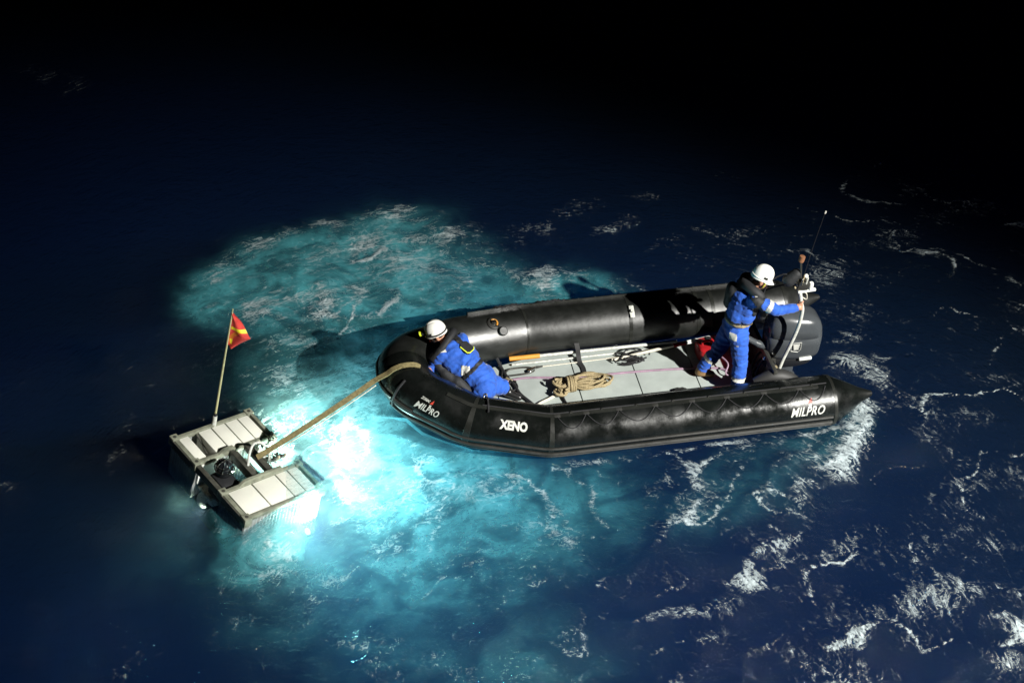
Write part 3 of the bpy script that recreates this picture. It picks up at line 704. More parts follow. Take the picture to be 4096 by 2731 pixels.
b = MB(); loft(b, [superring(4.57, -.12, z - .06, hx, hy) for z, hx, hy in [(.36, .20, .13), (.40, .26, .165), (.495, .282, .182), (.51, .275, .175)]]); b.build('lower_cowl', M_cowl_dark, eng, off=E_P)
b = MB(); b.box((4.84, -.12, .83), (.05, .28, .05), Matrix.Rotation(-.5, 3, 'Y'), bevel=.02); b.build('cowl_vent', M_cowl_dark, eng, off=E_P)
b = MB(); b.box((4.70, -.315, .47), (.15, .05, .035), bevel=.01); b.build('cowl_latch', M_white, eng, off=E_P)
yy = -.336
b = MB(); hx = [(-.055, -.045), (-.055, .03), (-.03, .065), (.06, .065), (.06, -.035), (.03, -.07)]
q = [V((4.56 + x, yy, .66 + z)) for x, z in hx]; b.tube(q, .004, 5, closed=True)
pl = b.build('emblem', M_reflect, eng, off=E_P)
for k in range(3):
    b = MB(); b.box((4.565, yy, .695 - k * .028), (.075 - .01 * k, .008, .018)); b.build('emblem_bar', M_reflect, pl, off=E_P, smooth=False)
b = MB(); b.box((4.56, -.12, .20), (.17, .13, .30), bevel=.03); b.box((4.58, -.12, -.18), (.22, .07, .55), bevel=.02); b.build('drive_leg', M_cowl, eng, off=E_P)
b = MB(); b.box((4.34, -.15, .32), (.10, .22, .34), bevel=.02); b.box((4.40, -.07, .28), (.10, .03, .36), bevel=.008); b.box((4.40, -.23, .28), (.10, .03, .36), bevel=.008); b.build('clamp_bracket', M_dark_metal, eng, off=E_P)
b = MB(); b.capsule((4.31, -.34, .34), (4.355, -.345, .25), .05, .042); b.box((4.325, -.34, .385), (.115, .09, .03), Matrix.Rotation(.1, 3, 'Y'), bevel=.008); b.build('hydraulic_cylinder', M_tan_metal, eng, off=E_P)
b = MB(); b.capsule((4.24, -.28, .50), (4.32, -.31, .44), .035, .03); b.capsule((4.20, -.30, .46), (4.27, -.34, .40), .016, .018); b.build('trim_bracket', M_chrome, eng, off=E_P)
b = MB(); b.tube(smooth_path([(4.30, -.15, .56), (4.18, -.15, .62), (4.06, -.14, .70), (3.99, -.12, .74)], 4), [.045] * 5 + [.035] * 5 + [.03] * 3, 10); b.build('tiller_arm', M_cowl, eng, off=E_P)
for dz, dy in ((.48, -.1), (.44, -.16), (.50, -.26)):
    b = MB(); b.tube(smooth_path([(4.34, dy, dz), (4.2, dy - .05, dz - .02), (4.12, dy - .1, dz - .16), (4.16, dy - .12, .2)], 5), .012, 6); b.build('control_hose', M_rope_black, eng, off=E_P)

# ------------------------------------------------------------------ people
def voxel(mbs, size, smooth=2):
    me = bpy.data.meshes.new('tmp'); me.from_pydata(mbs.v, [], mbs.f)
    o = bpy.data.objects.new('tmp', me); S.collection.objects.link(o)
    r = o.modifiers.new('r', 'REMESH'); r.mode = 'VOXEL'; r.voxel_size = size; r.use_smooth_shade = True
    if smooth: s_ = o.modifiers.new('s', 'SMOOTH'); s_.iterations = smooth; s_.factor = .5
    bpy.context.view_layer.update()
    out = bpy.data.meshes.new_from_object(o.evaluated_get(bpy.context.evaluated_depsgraph_get()))
    bpy.data.objects.remove(o); return out
def seg_d(p, a, b, r1, r2):
    d = b - a; t = max(0, min(1, (p - a).dot(d) / (d.length_squared + 1e-9))); return (p - a - d * t).length - (r1 + (r2 - r1) * t)
def body_mesh(name, bones, base, mats, hands, parent, seed, wr=.011, vox=.0115):
    """bones: (a, b, r1, r2, material slot). one continuous skin, folds pressed into the cloth"""
    m = MB()
    for a, b, r1, r2, s_ in bones: m.capsule(a, b, r1, r2, 14, 5)
    me = voxel(m, vox, 3); bn = [(V(a), V(b), r1, r2, s_) for a, b, r1, r2, s_ in bones]
    nv = len(me.vertices); co = [v.co.copy() for v in me.vertices]; no = [v.normal.copy() for v in me.vertices]; slot = []; near = []
    for i, p in enumerate(co):
        k = min(range(len(bn)), key=lambda j: seg_d(p, *bn[j][:4])); slot.append(bn[k][4]); near.append(k)
        if slot[-1] == 0:
            ax = (bn[k][1] - bn[k][0]).normalized(); h = p.dot(ax)
            q = p * 7 + ax * h * 9 + V((seed, seed * 2, 0))
            w = 1 - abs(mnoise.noise(q)) * 2.2 + .35 * mnoise.noise(p * 34)
            p = p + no[i] * wr * (w - .35)
        me.vertices[i].co = p
    vm = slot
    for f in me.polygons:
        c = [vm[j] for j in f.vertices]; f.material_index = max(set(c), key=c.count); f.use_smooth = True
    bm = bmesh.new(); bm.from_mesh(me)
    for hb in hands:                                           # five-fingered hands at a finer size, rooted in the cuffs
        hm = voxel(hb[0], .0055, 1); off = len(bm.verts)
        for f in hm.polygons: f.material_index = hb[1]; f.use_smooth = True
        bm.from_mesh(hm); bpy.data.meshes.remove(hm)
    bm.to_mesh(me); bm.free(); me.name = name
    for q in mats: me.materials.append(q)
    me.transform(Matrix.Translation(-V(base))); me.update()
    return link(name, me, parent)
def band(name, body, m, base, test, parent, lift=.005):
    """a strip of tape sewn on the cloth: the body faces that TEST picks, lifted off the cloth"""
    me = body.data; keep = [f for f in me.polygons if test(f.center + V(base)) and f.material_index == 0]
    idx = {}; vs = []; fs = []
    for f in keep:
        r = []
        for j in f.vertices:
            if j not in idx: idx[j] = len(vs); vs.append(me.vertices[j].co + me.vertices[j].normal * lift)
            r.append(idx[j])
        fs.append(r)
    if not fs: return None
    k = MB(); k.add(vs, fs); return k.build(name, m, parent)
def slab(a, b, t0, t1, rad):
    a, b = V(a), V(b); d = (b - a); L = d.length; d.normalize()
    def f(p):
        h = (p - a).dot(d); return t0 <= h <= t1 and (p - a - d * h).length < rad
    return f
def patch(c, n, w, h):
    c, n = V(c), V(n).normalized(); u, v_ = perp(n)
    def f(p): q = p - c; return abs(q.dot(u)) < w and abs(q.dot(v_)) < h and abs(q.dot(n)) < .12
    return f
def fist(wrist, knuck, pole_dir, grip_c, palm_n, r=.014):
    """a hand closed round a bar: palm, four fingers of unequal length bent round the bar, thumb from the side of the palm"""
    h = MB(); wrist, knuck, g = V(wrist), V(knuck), V(grip_c); pd = V(pole_dir).normalized(); pn = V(palm_n).normalized()
    h.capsule(wrist, wrist.lerp(knuck, .5), .026, .034); out = (knuck - wrist).normalized()
    side = pn.cross(pd).normalized()
    for i, (o, L) in enumerate(((.036, .95), (.012, 1.0), (-.012, .95), (-.034, .8))):
        k = knuck + pd * o; h.capsule(wrist.lerp(knuck, .35) + pd * o * .8, k, .017, .0125)
        ra = .032 * L; prev = k; a0 = math.atan2((k - g).dot(side), (k - g).dot(pn))
        for j in range(1, 4):
            a = a0 + j * R(68) * L; q = g + pd * o + (pn * math.cos(a) + side * math.sin(a)) * ra
            h.capsule(prev, q, .0105 - .001 * j, .0098 - .001 * j, 8, 3); prev = q
    t0 = wrist.lerp(knuck, .25) + pd * .035; t1 = t0 + pd * .02 + (g - t0) * .55 + pn * .02; t2 = g + pd * .055 + pn * .026 - side * .01
    h.capsule(t0, t1, .014, .012, 8, 3); h.capsule(t1, t2, .012, .009, 8, 3)
    return h
def helmet(parent, base, c, fwd, up, lamp, brim, name='helmet'):
    c, f, u = V(c), V(fwd).normalized(), V(up).normalized(); f = (f - u * f.dot(u)).normalized(); s_ = u.cross(f)
    M = Matrix((f, s_, u)).transposed() * .88; Mr = M * (1 / .88); k = MB(); n = 28; prof = []
    rings = []
    for i in range(11):
        a = math.pi / 2 * i / 10; z = .148 * math.sin(a); r = math.cos(a) ** .8 if i < 10 else .001
        rings.append([c + M @ V((.138 * r * math.cos(2 * math.pi * j / n), .112 * r * math.sin(2 * math.pi * j / n), z)) for j in range(n)])
    skirt = [c + M @ V((.139 * math.cos(2 * math.pi * j / n), .113 * math.sin(2 * math.pi * j / n), -.035 - .018 * math.cos(4 * math.pi * j / n) * .6)) for j in range(n)]
    loft(k, [skirt] + rings)
    o = k.build(name, M_helmet, parent, off=base, sharp=70)
    k = MB(); br = []
    for j in range(13):
        a = R(-70 + 140 * j / 12); e = math.cos(R(-70 + 140 * j / 12) * 1.25)
        br.append((c + M @ V((.13 * math.cos(a), .108 * math.sin(a), -.012)), c + M @ V(((.138 + brim * max(0, e)) * math.cos(a), .112 * math.sin(a), -.026 - .12 * brim))))
    vs = [q for p in br for q in p] + [q - u * .008 for p in br for q in p]; ff = []
    for j in range(12):
        ff += [(2 * j, 2 * j + 2, 2 * j + 3, 2 * j + 1), (26 + 2 * j, 26 + 2 * j + 1, 26 + 2 * j + 3, 26 + 2 * j + 2), (2 * j + 1, 2 * j + 3, 29 + 2 * j, 27 + 2 * j)]
    k.add(vs, ff); k.build('brim', M_helmet, o, off=base)
    k = MB(); n2 = 30
    k.tube([c + M @ V((.1415 * math.cos(2 * math.pi * j / n2), .1155 * math.sin(2 * math.pi * j / n2), .004)) for j in range(n2)], .010 if lamp else .0035, 6, closed=True); k.build('helmet_strap', M_vest if lamp else M_helmet, o, off=base)
    for sgn in (-1, 1):
        k = MB(); k.box(c + M @ V((.02, sgn * .112, .035)), (.045, .011, .026), Mr, bevel=.006); k.build('vent_cover', M_dark_metal if not lamp else M_helmet, o, off=base)
    k = MB(); k.tube([c + M @ V((.13 * math.cos(a), 0, .146 * math.sin(a) + .004)) for a in [R(25 + 13 * j) for j in range(11)]], .008, 6); k.build('helmet_ridge', M_helmet, o, off=base)
    if lamp:
        k = MB(); k.box(c + M @ V((.162, 0, .012)), (.045, .055, .04), Mr, bevel=.012); k.build('headlamp', M_vest, o, off=base)
        k = MB(); k.revolve(c + M @ V((.186, 0, .014)), f, [(.001, 0), (.027, 0), (.03, .018), (.024, .026), (.001, .026)], 14); k.build('headlamp_rim', M_hi_vis, o, off=base)
    for sgn in (-1, 1):
        k = MB(); k.tube(smooth_path([c + M @ V((.05, sgn * .10, -.03)), c + M @ V((.055, sgn * .085, -.10)), c + M @ V((.07, sgn * .03, -.155))], 4), .007, 5); k.build('chin_strap', M_hi_vis if not lamp else M_vest, o, off=base)
    return o
def head_bones(c, f, u, skin, hair):
    c, f, u = V(c), V(f).normalized(), V(u).normalized(); s_ = u.cross(f)
    q = lambda a, b, d: c + f * a + s_ * b + u * d
    return [(q(-.015, 0, .03), q(.015, 0, .04), .088, .086, hair), (q(.03, 0, -.02), q(.03, 0, .02), .072, .078, skin), (q(.04, 0, -.075), q(.052, 0, -.085), .05, .034, skin),
            (q(.10, 0, .005), q(.118, 0, -.028), .012, .015, skin), (q(.075, .04, .022), q(.085, -.04, .022), .026, .026, skin), (q(.088, 0, -.068), q(.092, 0, -.07), .026, .022, skin),
            (q(.0, .082, .015), q(.0, .084, -.025), .02, .016, skin), (q(.0, -.082, .015), q(.0, -.084, -.025), .02, .016, skin)]
def face(parent, base, c, f, u):
    c, f, u = V(c), V(f).normalized(), V(u).normalized(); s_ = u.cross(f)
    for g in (-1, 1):
        k = MB(); k.capsule(c + f * .092 + s_ * g * .032 + u * .008, c + f * .094 + s_ * g * .032 + u * .008, .012, .012, 8, 3); k.build('eye', M_white, parent, off=base)
    k = MB(); k.capsule(c + f * .108 + s_ * .02 - u * .062, c + f * .108 - s_ * .02 - u * .062, .006, .006, 6, 2); k.build('mouth', M_letter_red, parent, off=base)
BM = [M_blue, M_skin, M_hair, M_boot, M_boot_brown]

# --- the helmsman, standing at the stern
b2 = V((3.86, -.22, .13)); man = empty('person', BW(b2), (0, 0, B_A))
tag(man, 'person in white helmet and blue coverall standing at the stern, arm out to a pole', 'person')
hc = V((4.06, -.25, 1.64)); hf = V((.86, -.22, -.42)); hu = V((.38, -.05, .92))
sh, el, wr_ = V((3.985, -.40, 1.46)), V((4.21, -.47, 1.35)), V((4.425, -.455, 1.345))
bones = [((3.86, -.28, .93), (3.86, -.12, .93), .125, .12, 0), ((3.87, -.2, .97), (3.91, -.21, 1.14), .145, .14, 0), ((3.86, -.24, 1.12), (3.93, -.21, 1.38), .135, .16, 0), ((3.93, -.30, 1.18), (3.95, -.30, 1.36), .10, .11, 0),
         ((3.97, -.36, 1.43), (3.96, -.07, 1.42), .085, .085, 0), ((3.98, -.22, 1.46), (4.04, -.24, 1.58), .062, .055, 1),
         (sh, el, .078, .062, 0), (el, wr_, .06, .045, 0), ((3.95, -.03, 1.42), (4.13, .05, 1.18), .075, .06, 0), ((4.13, .05, 1.18), (4.28, -.05, 1.02), .056, .045, 0),
         ((3.88, -.295, .92), (3.92, -.335, .55), .112, .085, 0), ((3.92, -.335, .55), (3.905, -.40, .24), .086, .076, 0), ((3.905, -.40, .23), (3.91, -.40, .19), .066, .06, 3), ((3.88, -.40, .175), (4.08, -.42, .165), .05, .042, 3),
         ((3.86, -.115, .90), (3.74, -.08, .53), .11, .085, 0), ((3.74, -.08, .53), (3.60, -.05, .28), .082, .07, 0), ((3.59, -.05, .27), (3.565, -.05, .215), .056, .055, 4), ((3.555, -.05, .20), (3.70, -.07, .168), .05, .04, 4)]
bones += head_bones(hc, hf, hu, 1, 2)
gp = V((4.50, -.42, 1.36))
h1 = fist(V((4.425, -.455, 1.345)), V((4.49, -.468, 1.365)), (-.06, .0, 1), gp, (0, -1, 0))
h2 = fist(V((4.27, -.045, 1.03)), V((4.33, -.08, .985)), (.3, .4, .85), V((4.34, -.05, .965)), (0, 1, 0))
body = body_mesh('body', bones, b2, BM, [(h1, 1), (h2, 1)], man, 3)
for t in (slab(sh, el, .13, .185, .12), slab((3.92, -.335, .55), (3.90, -.36, .24), .17, .225, .13), slab((3.74, -.08, .53), (3.60, -.05, .28), .12, .17, .12), patch((3.99, -.42, 1.49), (0, -.6, .8), .032, .05), patch((3.80, -.34, .95), (-.3, -1, .1), .04, .04)):
    band('reflective_band', body, M_reflect, b2, t, man)
band('name_patch', body, M_reflect, b2, patch((3.84, -.4, .83), (-.3, -1, .1), .014, .012), man)
helmet(man, b2, hc + hu.normalized() * .045, hf, hu, False, .065)
face(man, b2, hc, hf, hu)
k = MB()
for p in ([(4.09, -.38, 1.36), (4.03, -.385, 1.50), (3.95, -.33, 1.56), (3.90, -.21, 1.57), (3.95, -.09, 1.55), (4.04, -.05, 1.48), (4.10, -.06, 1.34)],):
    q = smooth_path(p, 3)
    for a, c in zip(q[:-1], q[1:]): k.capsule(a, c, .058, .058, 10, 3)
for a, c, r in (((4.09, -.36, 1.38), (4.10, -.33, 1.18), .06), ((4.10, -.06, 1.36), (4.10, -.10, 1.16), .06), ((3.89, -.21, 1.55), (3.80, -.19, 1.42), .055), ((3.80, -.17, 1.45), (3.78, -.15, 1.25), .07), ((3.82, -.08, 1.42), (3.80, -.07, 1.2), .07)): k.capsule(a, c, r, r * .9, 10, 3)
me = voxel(k, .016, 2); me.transform(Matrix.Translation(-b2)); me.name = 'life_jacket'; me.materials.append(M_vest); lj = link('life_jacket', me, man)
band('waist_belt', body, M_rope_tan, b2, slab((3.87, -.21, 1.0), (3.93, -.22, 1.30), .075, .105, .32), man, .010)
band('waist_belt_edge', body, M_vest, b2, slab((3.87, -.21, 1.0), (3.93, -.22, 1.30), .105, .135, .32), man, .008)
band('shoulder_strap', body, M_vest, b2, slab((3.985, -.41, 1.55), (4.06, -.42, 1.2), .02, .32, .075), man, .009)

# --- the bowman, kneeling over the bow tube
b1 = V((1.0, -.1, .13)); bow = empty('person', BW(b1), (0, 0, B_A))
tag(bow, 'person in blue coverall kneeling at the bow, headlamp on white helmet, hand on the strap', 'person')
hc = V((.575, .235, .965)); hf = V((-.95, .10, -.35)); hu = V((-.30, .02, .95))
sL, eL, wL = V((.585, .04, .79)), V((.475, .06, .62)), V((.445, -.05, .68))
bones = [((1.02, -.22, .48), (1.04, -.02, .48), .145, .145, 0), ((1.0, -.12, .53), (.86, .0, .68), .16, .155, 0), ((.86, .0, .68), (.73, .10, .79), .155, .155, 0), ((.80, -.02, .66), (.70, .03, .74), .13, .13, 0), ((.90, .10, .70), (.80, .18, .80), .12, .11, 0),
         ((.61, .05, .80), (.83, .20, .85), .09, .09, 0), ((.70, .15, .85), (.61, .21, .93), .06, .055, 1),
         (sL, eL, .078, .062, 0), (eL, wL, .060, .046, 0), ((.83, .21, .84), (.70, .38, .66), .075, .06, 0), ((.70, .38, .66), (.50, .25, .70), .058, .046, 0),
         ((1.07, -.03, .46), (.93, .10, .24), .125, .09, 0), ((.93, .10, .24), (1.24, .0, .27), .095, .085, 0), ((1.10, -.02, .36), (1.24, -.02, .30), .13, .10, 0), ((1.27, -.01, .26), (1.31, -.02, .24), .066, .06, 3), ((1.30, -.03, .22), (1.44, -.10, .175), .05, .04, 3),
         ((.98, -.24, .45), (.78, -.16, .25), .12, .09, 0), ((.78, -.16, .25), (1.08, -.24, .23), .088, .075, 0), ((1.08, -.24, .23), (1.15, -.24, .22), .06, .06, 3), ((1.15, -.24, .2), (1.28, -.20, .18), .05, .04, 3)]
bones += head_bones(hc, hf, hu, 1, 2)
h1 = fist(V((.445, -.055, .685)), V((.425, -.105, .745)), (.75, .1, -.5), V((.41, -.13, .77)), (-.3, -.5, .8))
h2 = fist(V((.505, .252, .70)), V((.44, .22, .745)), (.2, 1, 0), V((.41, .21, .765)), (0, 0, 1))
body = body_mesh('body', bones, b1, BM, [(h1, 1), (h2, 1)], bow, 9)
for t in (patch((.60, .055, .89), (-.2, -.2, 1), .055, .045), patch((.83, -.16, .72), (-.2, -.6, .7), .045, .05), patch((1.06, .04, .64), (.3, .1, 1), .035, .05), slab(eL, wL, .02, .06, .09)):
    band('reflective_band', body, M_reflect, b1, t, bow)
helmet(bow, b1, hc + hu.normalized() * .045, hf, hu, True, .02)
face(bow, b1, hc, hf, hu)
k = MB()
q = smooth_path([(.50, .04, .78), (.57, .04, .86), (.66, .10, .93), (.73, .19, .96), (.76, .27, .94), (.74, .33, .84), (.68, .34, .76)], 3)
for a, c in zip(q[:-1], q[1:]): k.capsule(a, c, .046, .046, 10, 3)
k.capsule((.52, .05, .76), (.62, -.05, .60), .06, .07, 10, 3); k.capsule((.62, -.06, .62), (.74, -.14, .52), .075, .085, 10, 3); k.capsule((.74, -.14, .55), (.86, -.24, .45), .085, .07, 10, 3)
me = voxel(k, .016, 2); me.transform(Matrix.Translation(-b1)); me.name = 'life_jacket'; me.materials.append(M_vest); lj = link('life_jacket', me, bow)
for nm, t in (('back_strap', slab((.74, .17, .94), (.87, .02, .82), -.02, .22, .05)), ('waist_strap', slab((.80, .14, .7), (.80, .14, .71), -9, 9, 0)),):
    band(nm, body, M_vest, b1, t, bow, .012)
band('waist_strap', body, M_vest, b1, slab((1.0, -.12, .53), (.73, .10, .79), .125, .165, .34), bow, .010)
bx = V((.865, .04, .875)); nn = V((.30, -.25, .90)).normalized(); u_ = V((-.7, .65, 0)); u_ = (u_ - nn * u_.dot(nn)).normalized(); w_ = nn.cross(u_)
hexa = [(-.075, -.035), (-.055, -.06), (.04, -.06), (.065, -.03), (.065, .03), (.04, .06), (-.055, .06), (-.075, .035)]
k = MB(); t_ = [bx + u_ * a + w_ * c + nn * .03 for a, c in hexa]; lo = [bx + u_ * a * 1.1 + w_ * c * 1.1 - nn * .03 for a, c in hexa]; loft(k, [lo, t_]); bb = k.build('inflator_box', M_vest, bow, off=b1, sharp=20)
k = MB(); k.tube([bx + u_ * a * 1.04 + w_ * c * 1.04 + nn * .026 for a, c in (hexa[5:] + hexa[:2])], .008, 5); k.build('yellow_trim', M_hi_vis, bb, off=b1)

# ------------------------------------------------------------------ underwater vehicle at the surface
rov = empty('underwater_vehicle', ROV_C); rov.rotation_euler = ROV_R.to_euler()
tag(rov, 'square white underwater vehicle with a red flag, awash at the end of the strap', 'underwater vehicle')
def rbox(name, x0, x1, y0, y1, z0, z1, m, parent=rov, bevel=.0, rot=None):
    k = MB(); k.box(((x0 + x1) / 2, (y0 + y1) / 2, (z0 + z1) / 2), (x1 - x0, y1 - y0, z1 - z0), rot, bevel=bevel); return k.build(name, m, parent, smooth=bevel > 0)
I0 = .235; HX = RH / 2; HY = RW / 2
for sx in (-1, 1):
    xa, xb = sorted((sx * I0, sx * HX)); w = .045
    rbox('frame_rail', xa, xa + w, -HY + .05, HY - .05, -.05, .0, M_frame, bevel=.004); rbox('frame_rail', xb - w, xb, -HY + .05, HY - .05, -.05, 0, M_frame, bevel=.004)
    rbox('frame_rail', xa, xb, -HY, -HY + .05, -.052, .002, M_frame, bevel=.004); rbox('frame_rail', xa, xb, HY - .04, HY, -.052, .002, M_frame, bevel=.004)
    slots = [(.06, .18), (.31, .468), (.482, .645), (.658, .81), (.822, .955)] if sx < 0 else [(.07, .36), (.375, .665), (.678, .82), (.832, .955)]
    for a, c in slots: rbox('foam_panel', xa + w + .004, xb - w - .004, -HY + a, -HY + c, -.34, -.012, M_foam_panel, bevel=.006)
    rbox('recess_floor', xa + .01, xb - .01, -HY + .06, HY - .05, -.40, -.345, M_recess)
    if sx < 0:
        k = MB(); k.tube([(xa + .06, -.225, -.02), (xa + .16, -.20, -.10), (xa + .30, -.235, -.12)], .014, 7); k.build('cable', M_frame_dark, rov)
    # corrugated side walls
    for (p, q) in (((xa, -HY + .01), (xb, -HY + .01)), ((xb, HY - .005), (xa, HY - .005)), ((xa + .006, HY), (xa + .006, -HY)), ((xb - .006, -HY), (xb - .006, HY))):
        k = MB(); p, q = V((*p, 0)), V((*q, 0)); d = q - p; n = int(d.length / .022); o_ = V((d.y, -d.x, 0)).normalized(); vs = []; ff = []
        for j in range(n + 1):
            e = (.006 if j % 2 else -.006)
            for z in (-.055, -.25, -.50): vs.append(p + d * (j / n) + o_ * (e + .0) + V((0, 0, z)))
        for j in range(n):
            for z in range(2): ff.append((j * 3 + z, j * 3 + z + 1, j * 3 + 4 + z, j * 3 + 3 + z))
        k.add(vs, ff); k.build('side_wall', M_skirt, rov, smooth=False)
    # toothed rubber edge under the rail on the dark side
    k = MB(); n = 15
    for j in range(n):
        x = xa + .02 + (xb - xa - .04) * (j + .5) / n; k.add([(x - .014, -HY - .012, -.03), (x + .014, -HY - .012, -.03), (x + .004, -HY - .014, -.115), (x - .004, -HY - .014, -.115), (x - .014, -HY + .02, -.03), (x + .014, -HY + .02, -.03), (x + .004, -HY + .006, -.115), (x - .004, -HY + .006, -.115)],
              [(0, 1, 2, 3), (4, 7, 6, 5), (0, 3, 7, 4), (1, 5, 6, 2), (0, 4, 5, 1), (2, 6, 7, 3)])
    k.box(((xa + xb) / 2, -HY - .004, -.03), (xb - xa, .03, .05)); k.build('toothed_edge', M_frame_dark, rov, smooth=False)
    for cx in (xa + .02, xb - .02):
        for cy in (-HY + .03, HY - .03):
            o = rbox('corner_bracket', cx - .045, cx + .045, cy - .045, cy + .045, -.10, .012, M_frame, bevel=.006)
            k = MB(); k.revolve((cx, cy, .012), (0, 0, 1), [(.001, 0), (.02, 0), (.02, .003), (.001, .003)], 10); k.build('bolt_hole', M_frame_dark, o)
# centre bay
rbox('cross_beam', -I0 - .02, I0 + .02, -HY + .0, -HY + .055, -.10, -.01, M_frame_dark, bevel=.004)
rbox('cross_beam', -I0, I0, -.075, -.02, -.10, .012, M_frame_dark, bevel=.004)
rbox('cross_beam', -I0, I0, -.005, .035, -.14, -.04, M_frame_dark, bevel=.004)
rbox('cross_beam', -I0 - .02, I0 + .02, .115, .185, -.05, .014, M_frame_dark, bevel=.004)
rbox('deck_plate', -I0, .02, .19, .30, -.10, -.07, M_deckplate); rbox('deck_plate', -I0 + .06, I0 - .06, .045, .11, -.17, -.12, M_deckplate)
rbox('deck_plate', -I0 + .02, .02, -HY + .07, -.09, -.36, -.33, M_tan_plate); rbox('deck_plate', .03, I0 - .01, -HY + .09, -.10, -.24, -.20, M_tan_plate)
rbox('equipment_block', -.09, .16, -HY + .10, -.20, -.33, -.06, M_vest, bevel=.02); rbox('equipment_block', .13, .2, -.24, -.14, -.2, -.10, M_frame_dark, bevel=.01)
k = MB(); k.capsule((-.02, -.29, .0), (-.02, -.29, .04), .095, .095, 24, 8); dm = k.build('camera_dome', M_glassy, rov)
for a in range(4):
    k = MB(); u = V((math.cos(a * math.pi / 4), math.sin(a * math.pi / 4), 0))
    k.tube([V((-.02, -.29, .02)) + u * .108 * math.cos(t) + V((0, 0, .125 * math.sin(t))) for t in [math.pi * j / 12 for j in range(13)]], .0045, 5); k.build('cage_bar', M_chrome, dm)
for z, r in ((.03, .107), (.085, .088)):
    k = MB(); k.tube([(-.02 + r * math.cos(t), -.29 + r * math.sin(t), z) for t in [2 * math.pi * j / 20 for j in range(20)]], .0045, 5, closed=True); k.build('cage_bar', M_chrome, dm)
for sx in (-1, 1):
    k = MB(); x = sx * (I0 + .005); y0, y1 = (-.30, .30) if sx > 0 else (-.22, .02)
    k.add([(x, y0, -.01), (x, y1, -.01), (x, y1 - .05, .05), (x, y0 + .08, .05), (x + sx * .03, y0, -.01), (x + sx * .03, y1, -.01), (x + sx * .03, y1 - .05, .05), (x + sx * .03, y0 + .08, .05)], [(0, 1, 2, 3), (7, 6, 5, 4), (0, 4, 5, 1), (1, 5, 6, 2), (2, 6, 7, 3), (3, 7, 4, 0)])
    k.build('lifting_plate', M_frame, rov, smooth=False)
rbox('inner_wall', -I0 - .0, -I0 + .02, -HY + .05, -.22, -.30, -.05, M_white)
k = MB(); k.tube(smooth_path([(.05, -.03, .0), (-.02, .02, .13), (-.06, .10, .19), (-.03, .19, .17), (.03, .24, .08), (.06, .25, -.06)], 4), .015, 8); k.build('white_hose', M_letter, rov)
for j in range(4):
    k = MB(); y = .28 + .045 * j; k.capsule((.02 + .02 * (j % 2), y, -.10), (.10, y + .01, .02), .019, .019, 10, 3); k.build('cylinder_cap', M_tan_plate if j % 2 else M_frame_dark, rov)
k = MB()
for j in range(14):
    a = V((rng.uniform(.0, .1), rng.uniform(.30, .42), rng.uniform(-.08, .0))); k.tube(smooth_path([a, a + V((rng.uniform(-.08, .08), rng.uniform(-.08, .08), rng.uniform(0, .06))), a + V((rng.uniform(-.1, .1), rng.uniform(-.1, .1), -.03))], 3), .006, 5)
k.build('cable_bundle', M_frame_dark, rov)
k = MB()
for j in range(6):
    a = V((-.17 + rng.uniform(-.06, .06), .34 + rng.uniform(-.1, .14), -.0)); k.tube(smooth_path([a, a + V((rng.uniform(-.06, .06), rng.uniform(-.06, .06), .04)), a + V((rng.uniform(-.1, .1), rng.uniform(-.1, .1), -.01))], 3), .008, 6)
k.build('rope_lashing', M_rope_white, rov)
k = MB(); k.tube([(-.17 + .03 * math.cos(t), .42 + .03 * math.sin(t), .03) for t in [2 * math.pi * j / 12 for j in range(12)]], .010, 6, closed=True); k.build('lifting_ring', M_chrome, rov)
# body under the water
rbox('lower_body', -.42, .42, -.30, .30, -.95, -.5, M_frame_dark)
for p in ((-.05, -.36, -.42), (.14, -.33, -.50), (-.16, -.40, -.52)):
    k = MB(); k.revolve(p, (0, -1, .25), [(.001, -.1), (.085, -.1), (.09, 0), (.06, .03), (.001, .04)], 18); k.build('thruster', M_foam_panel, rov)
def rov_lamp(p, aim, power, size, r=.05):
    k = MB(); k.revolve(p, aim, [(.001, -.09), (.045, -.09), (.06, .0), (.055, .002), (.001, -.012)], 16); o = k.build('lamp_housing', M_dark_metal, rov)
    k = MB(); a = V(aim).normalized(); k.revolve(V(p) - a * .004, aim, [(.001, 0), (.05, 0), (.05, .002), (.001, .002)], 16); k.build('lamp_lens', M_lens, o)
    l = bpy.data.lights.new('lamp_light', 'SPOT' if size <= 180 else 'POINT'); lo = bpy.data.objects.new('lamp_light', l); S.collection.objects.link(lo); lo.parent = rov
    lo.location = V(p) + a * .03; lo.rotation_euler = a.to_track_quat('-Z', 'Y').to_euler(); l.energy = power; l.shadow_soft_size = r; l.color = (1, .97, .72)
    if size <= 180: l.spot_size = R(size); l.spot_blend = 1
INV = ROV_R.transposed()
rov_lamp((.38, .56, -.50), (.25, .20, .95), 390, 178)
rov_lamp((-.28, .58, -.50), (.15, .40, .90), 230, 178)
rov_lamp((.30, .50, -1.05), (.75, .55, .35), 1150, 178)
rov_lamp((.68, -.02, -.58), (.8, -.3, -.5), 70, 176)
rov_lamp((-.02, .30, -.55), (.0, .1, 1), 150, 176)
rov_lamp((-.05, -.40, -.55), (-.2, -.8, -.4), 70, 176)
rov_lamp((.78, .34, -.52), (.45, .15, .90), 260, 178)

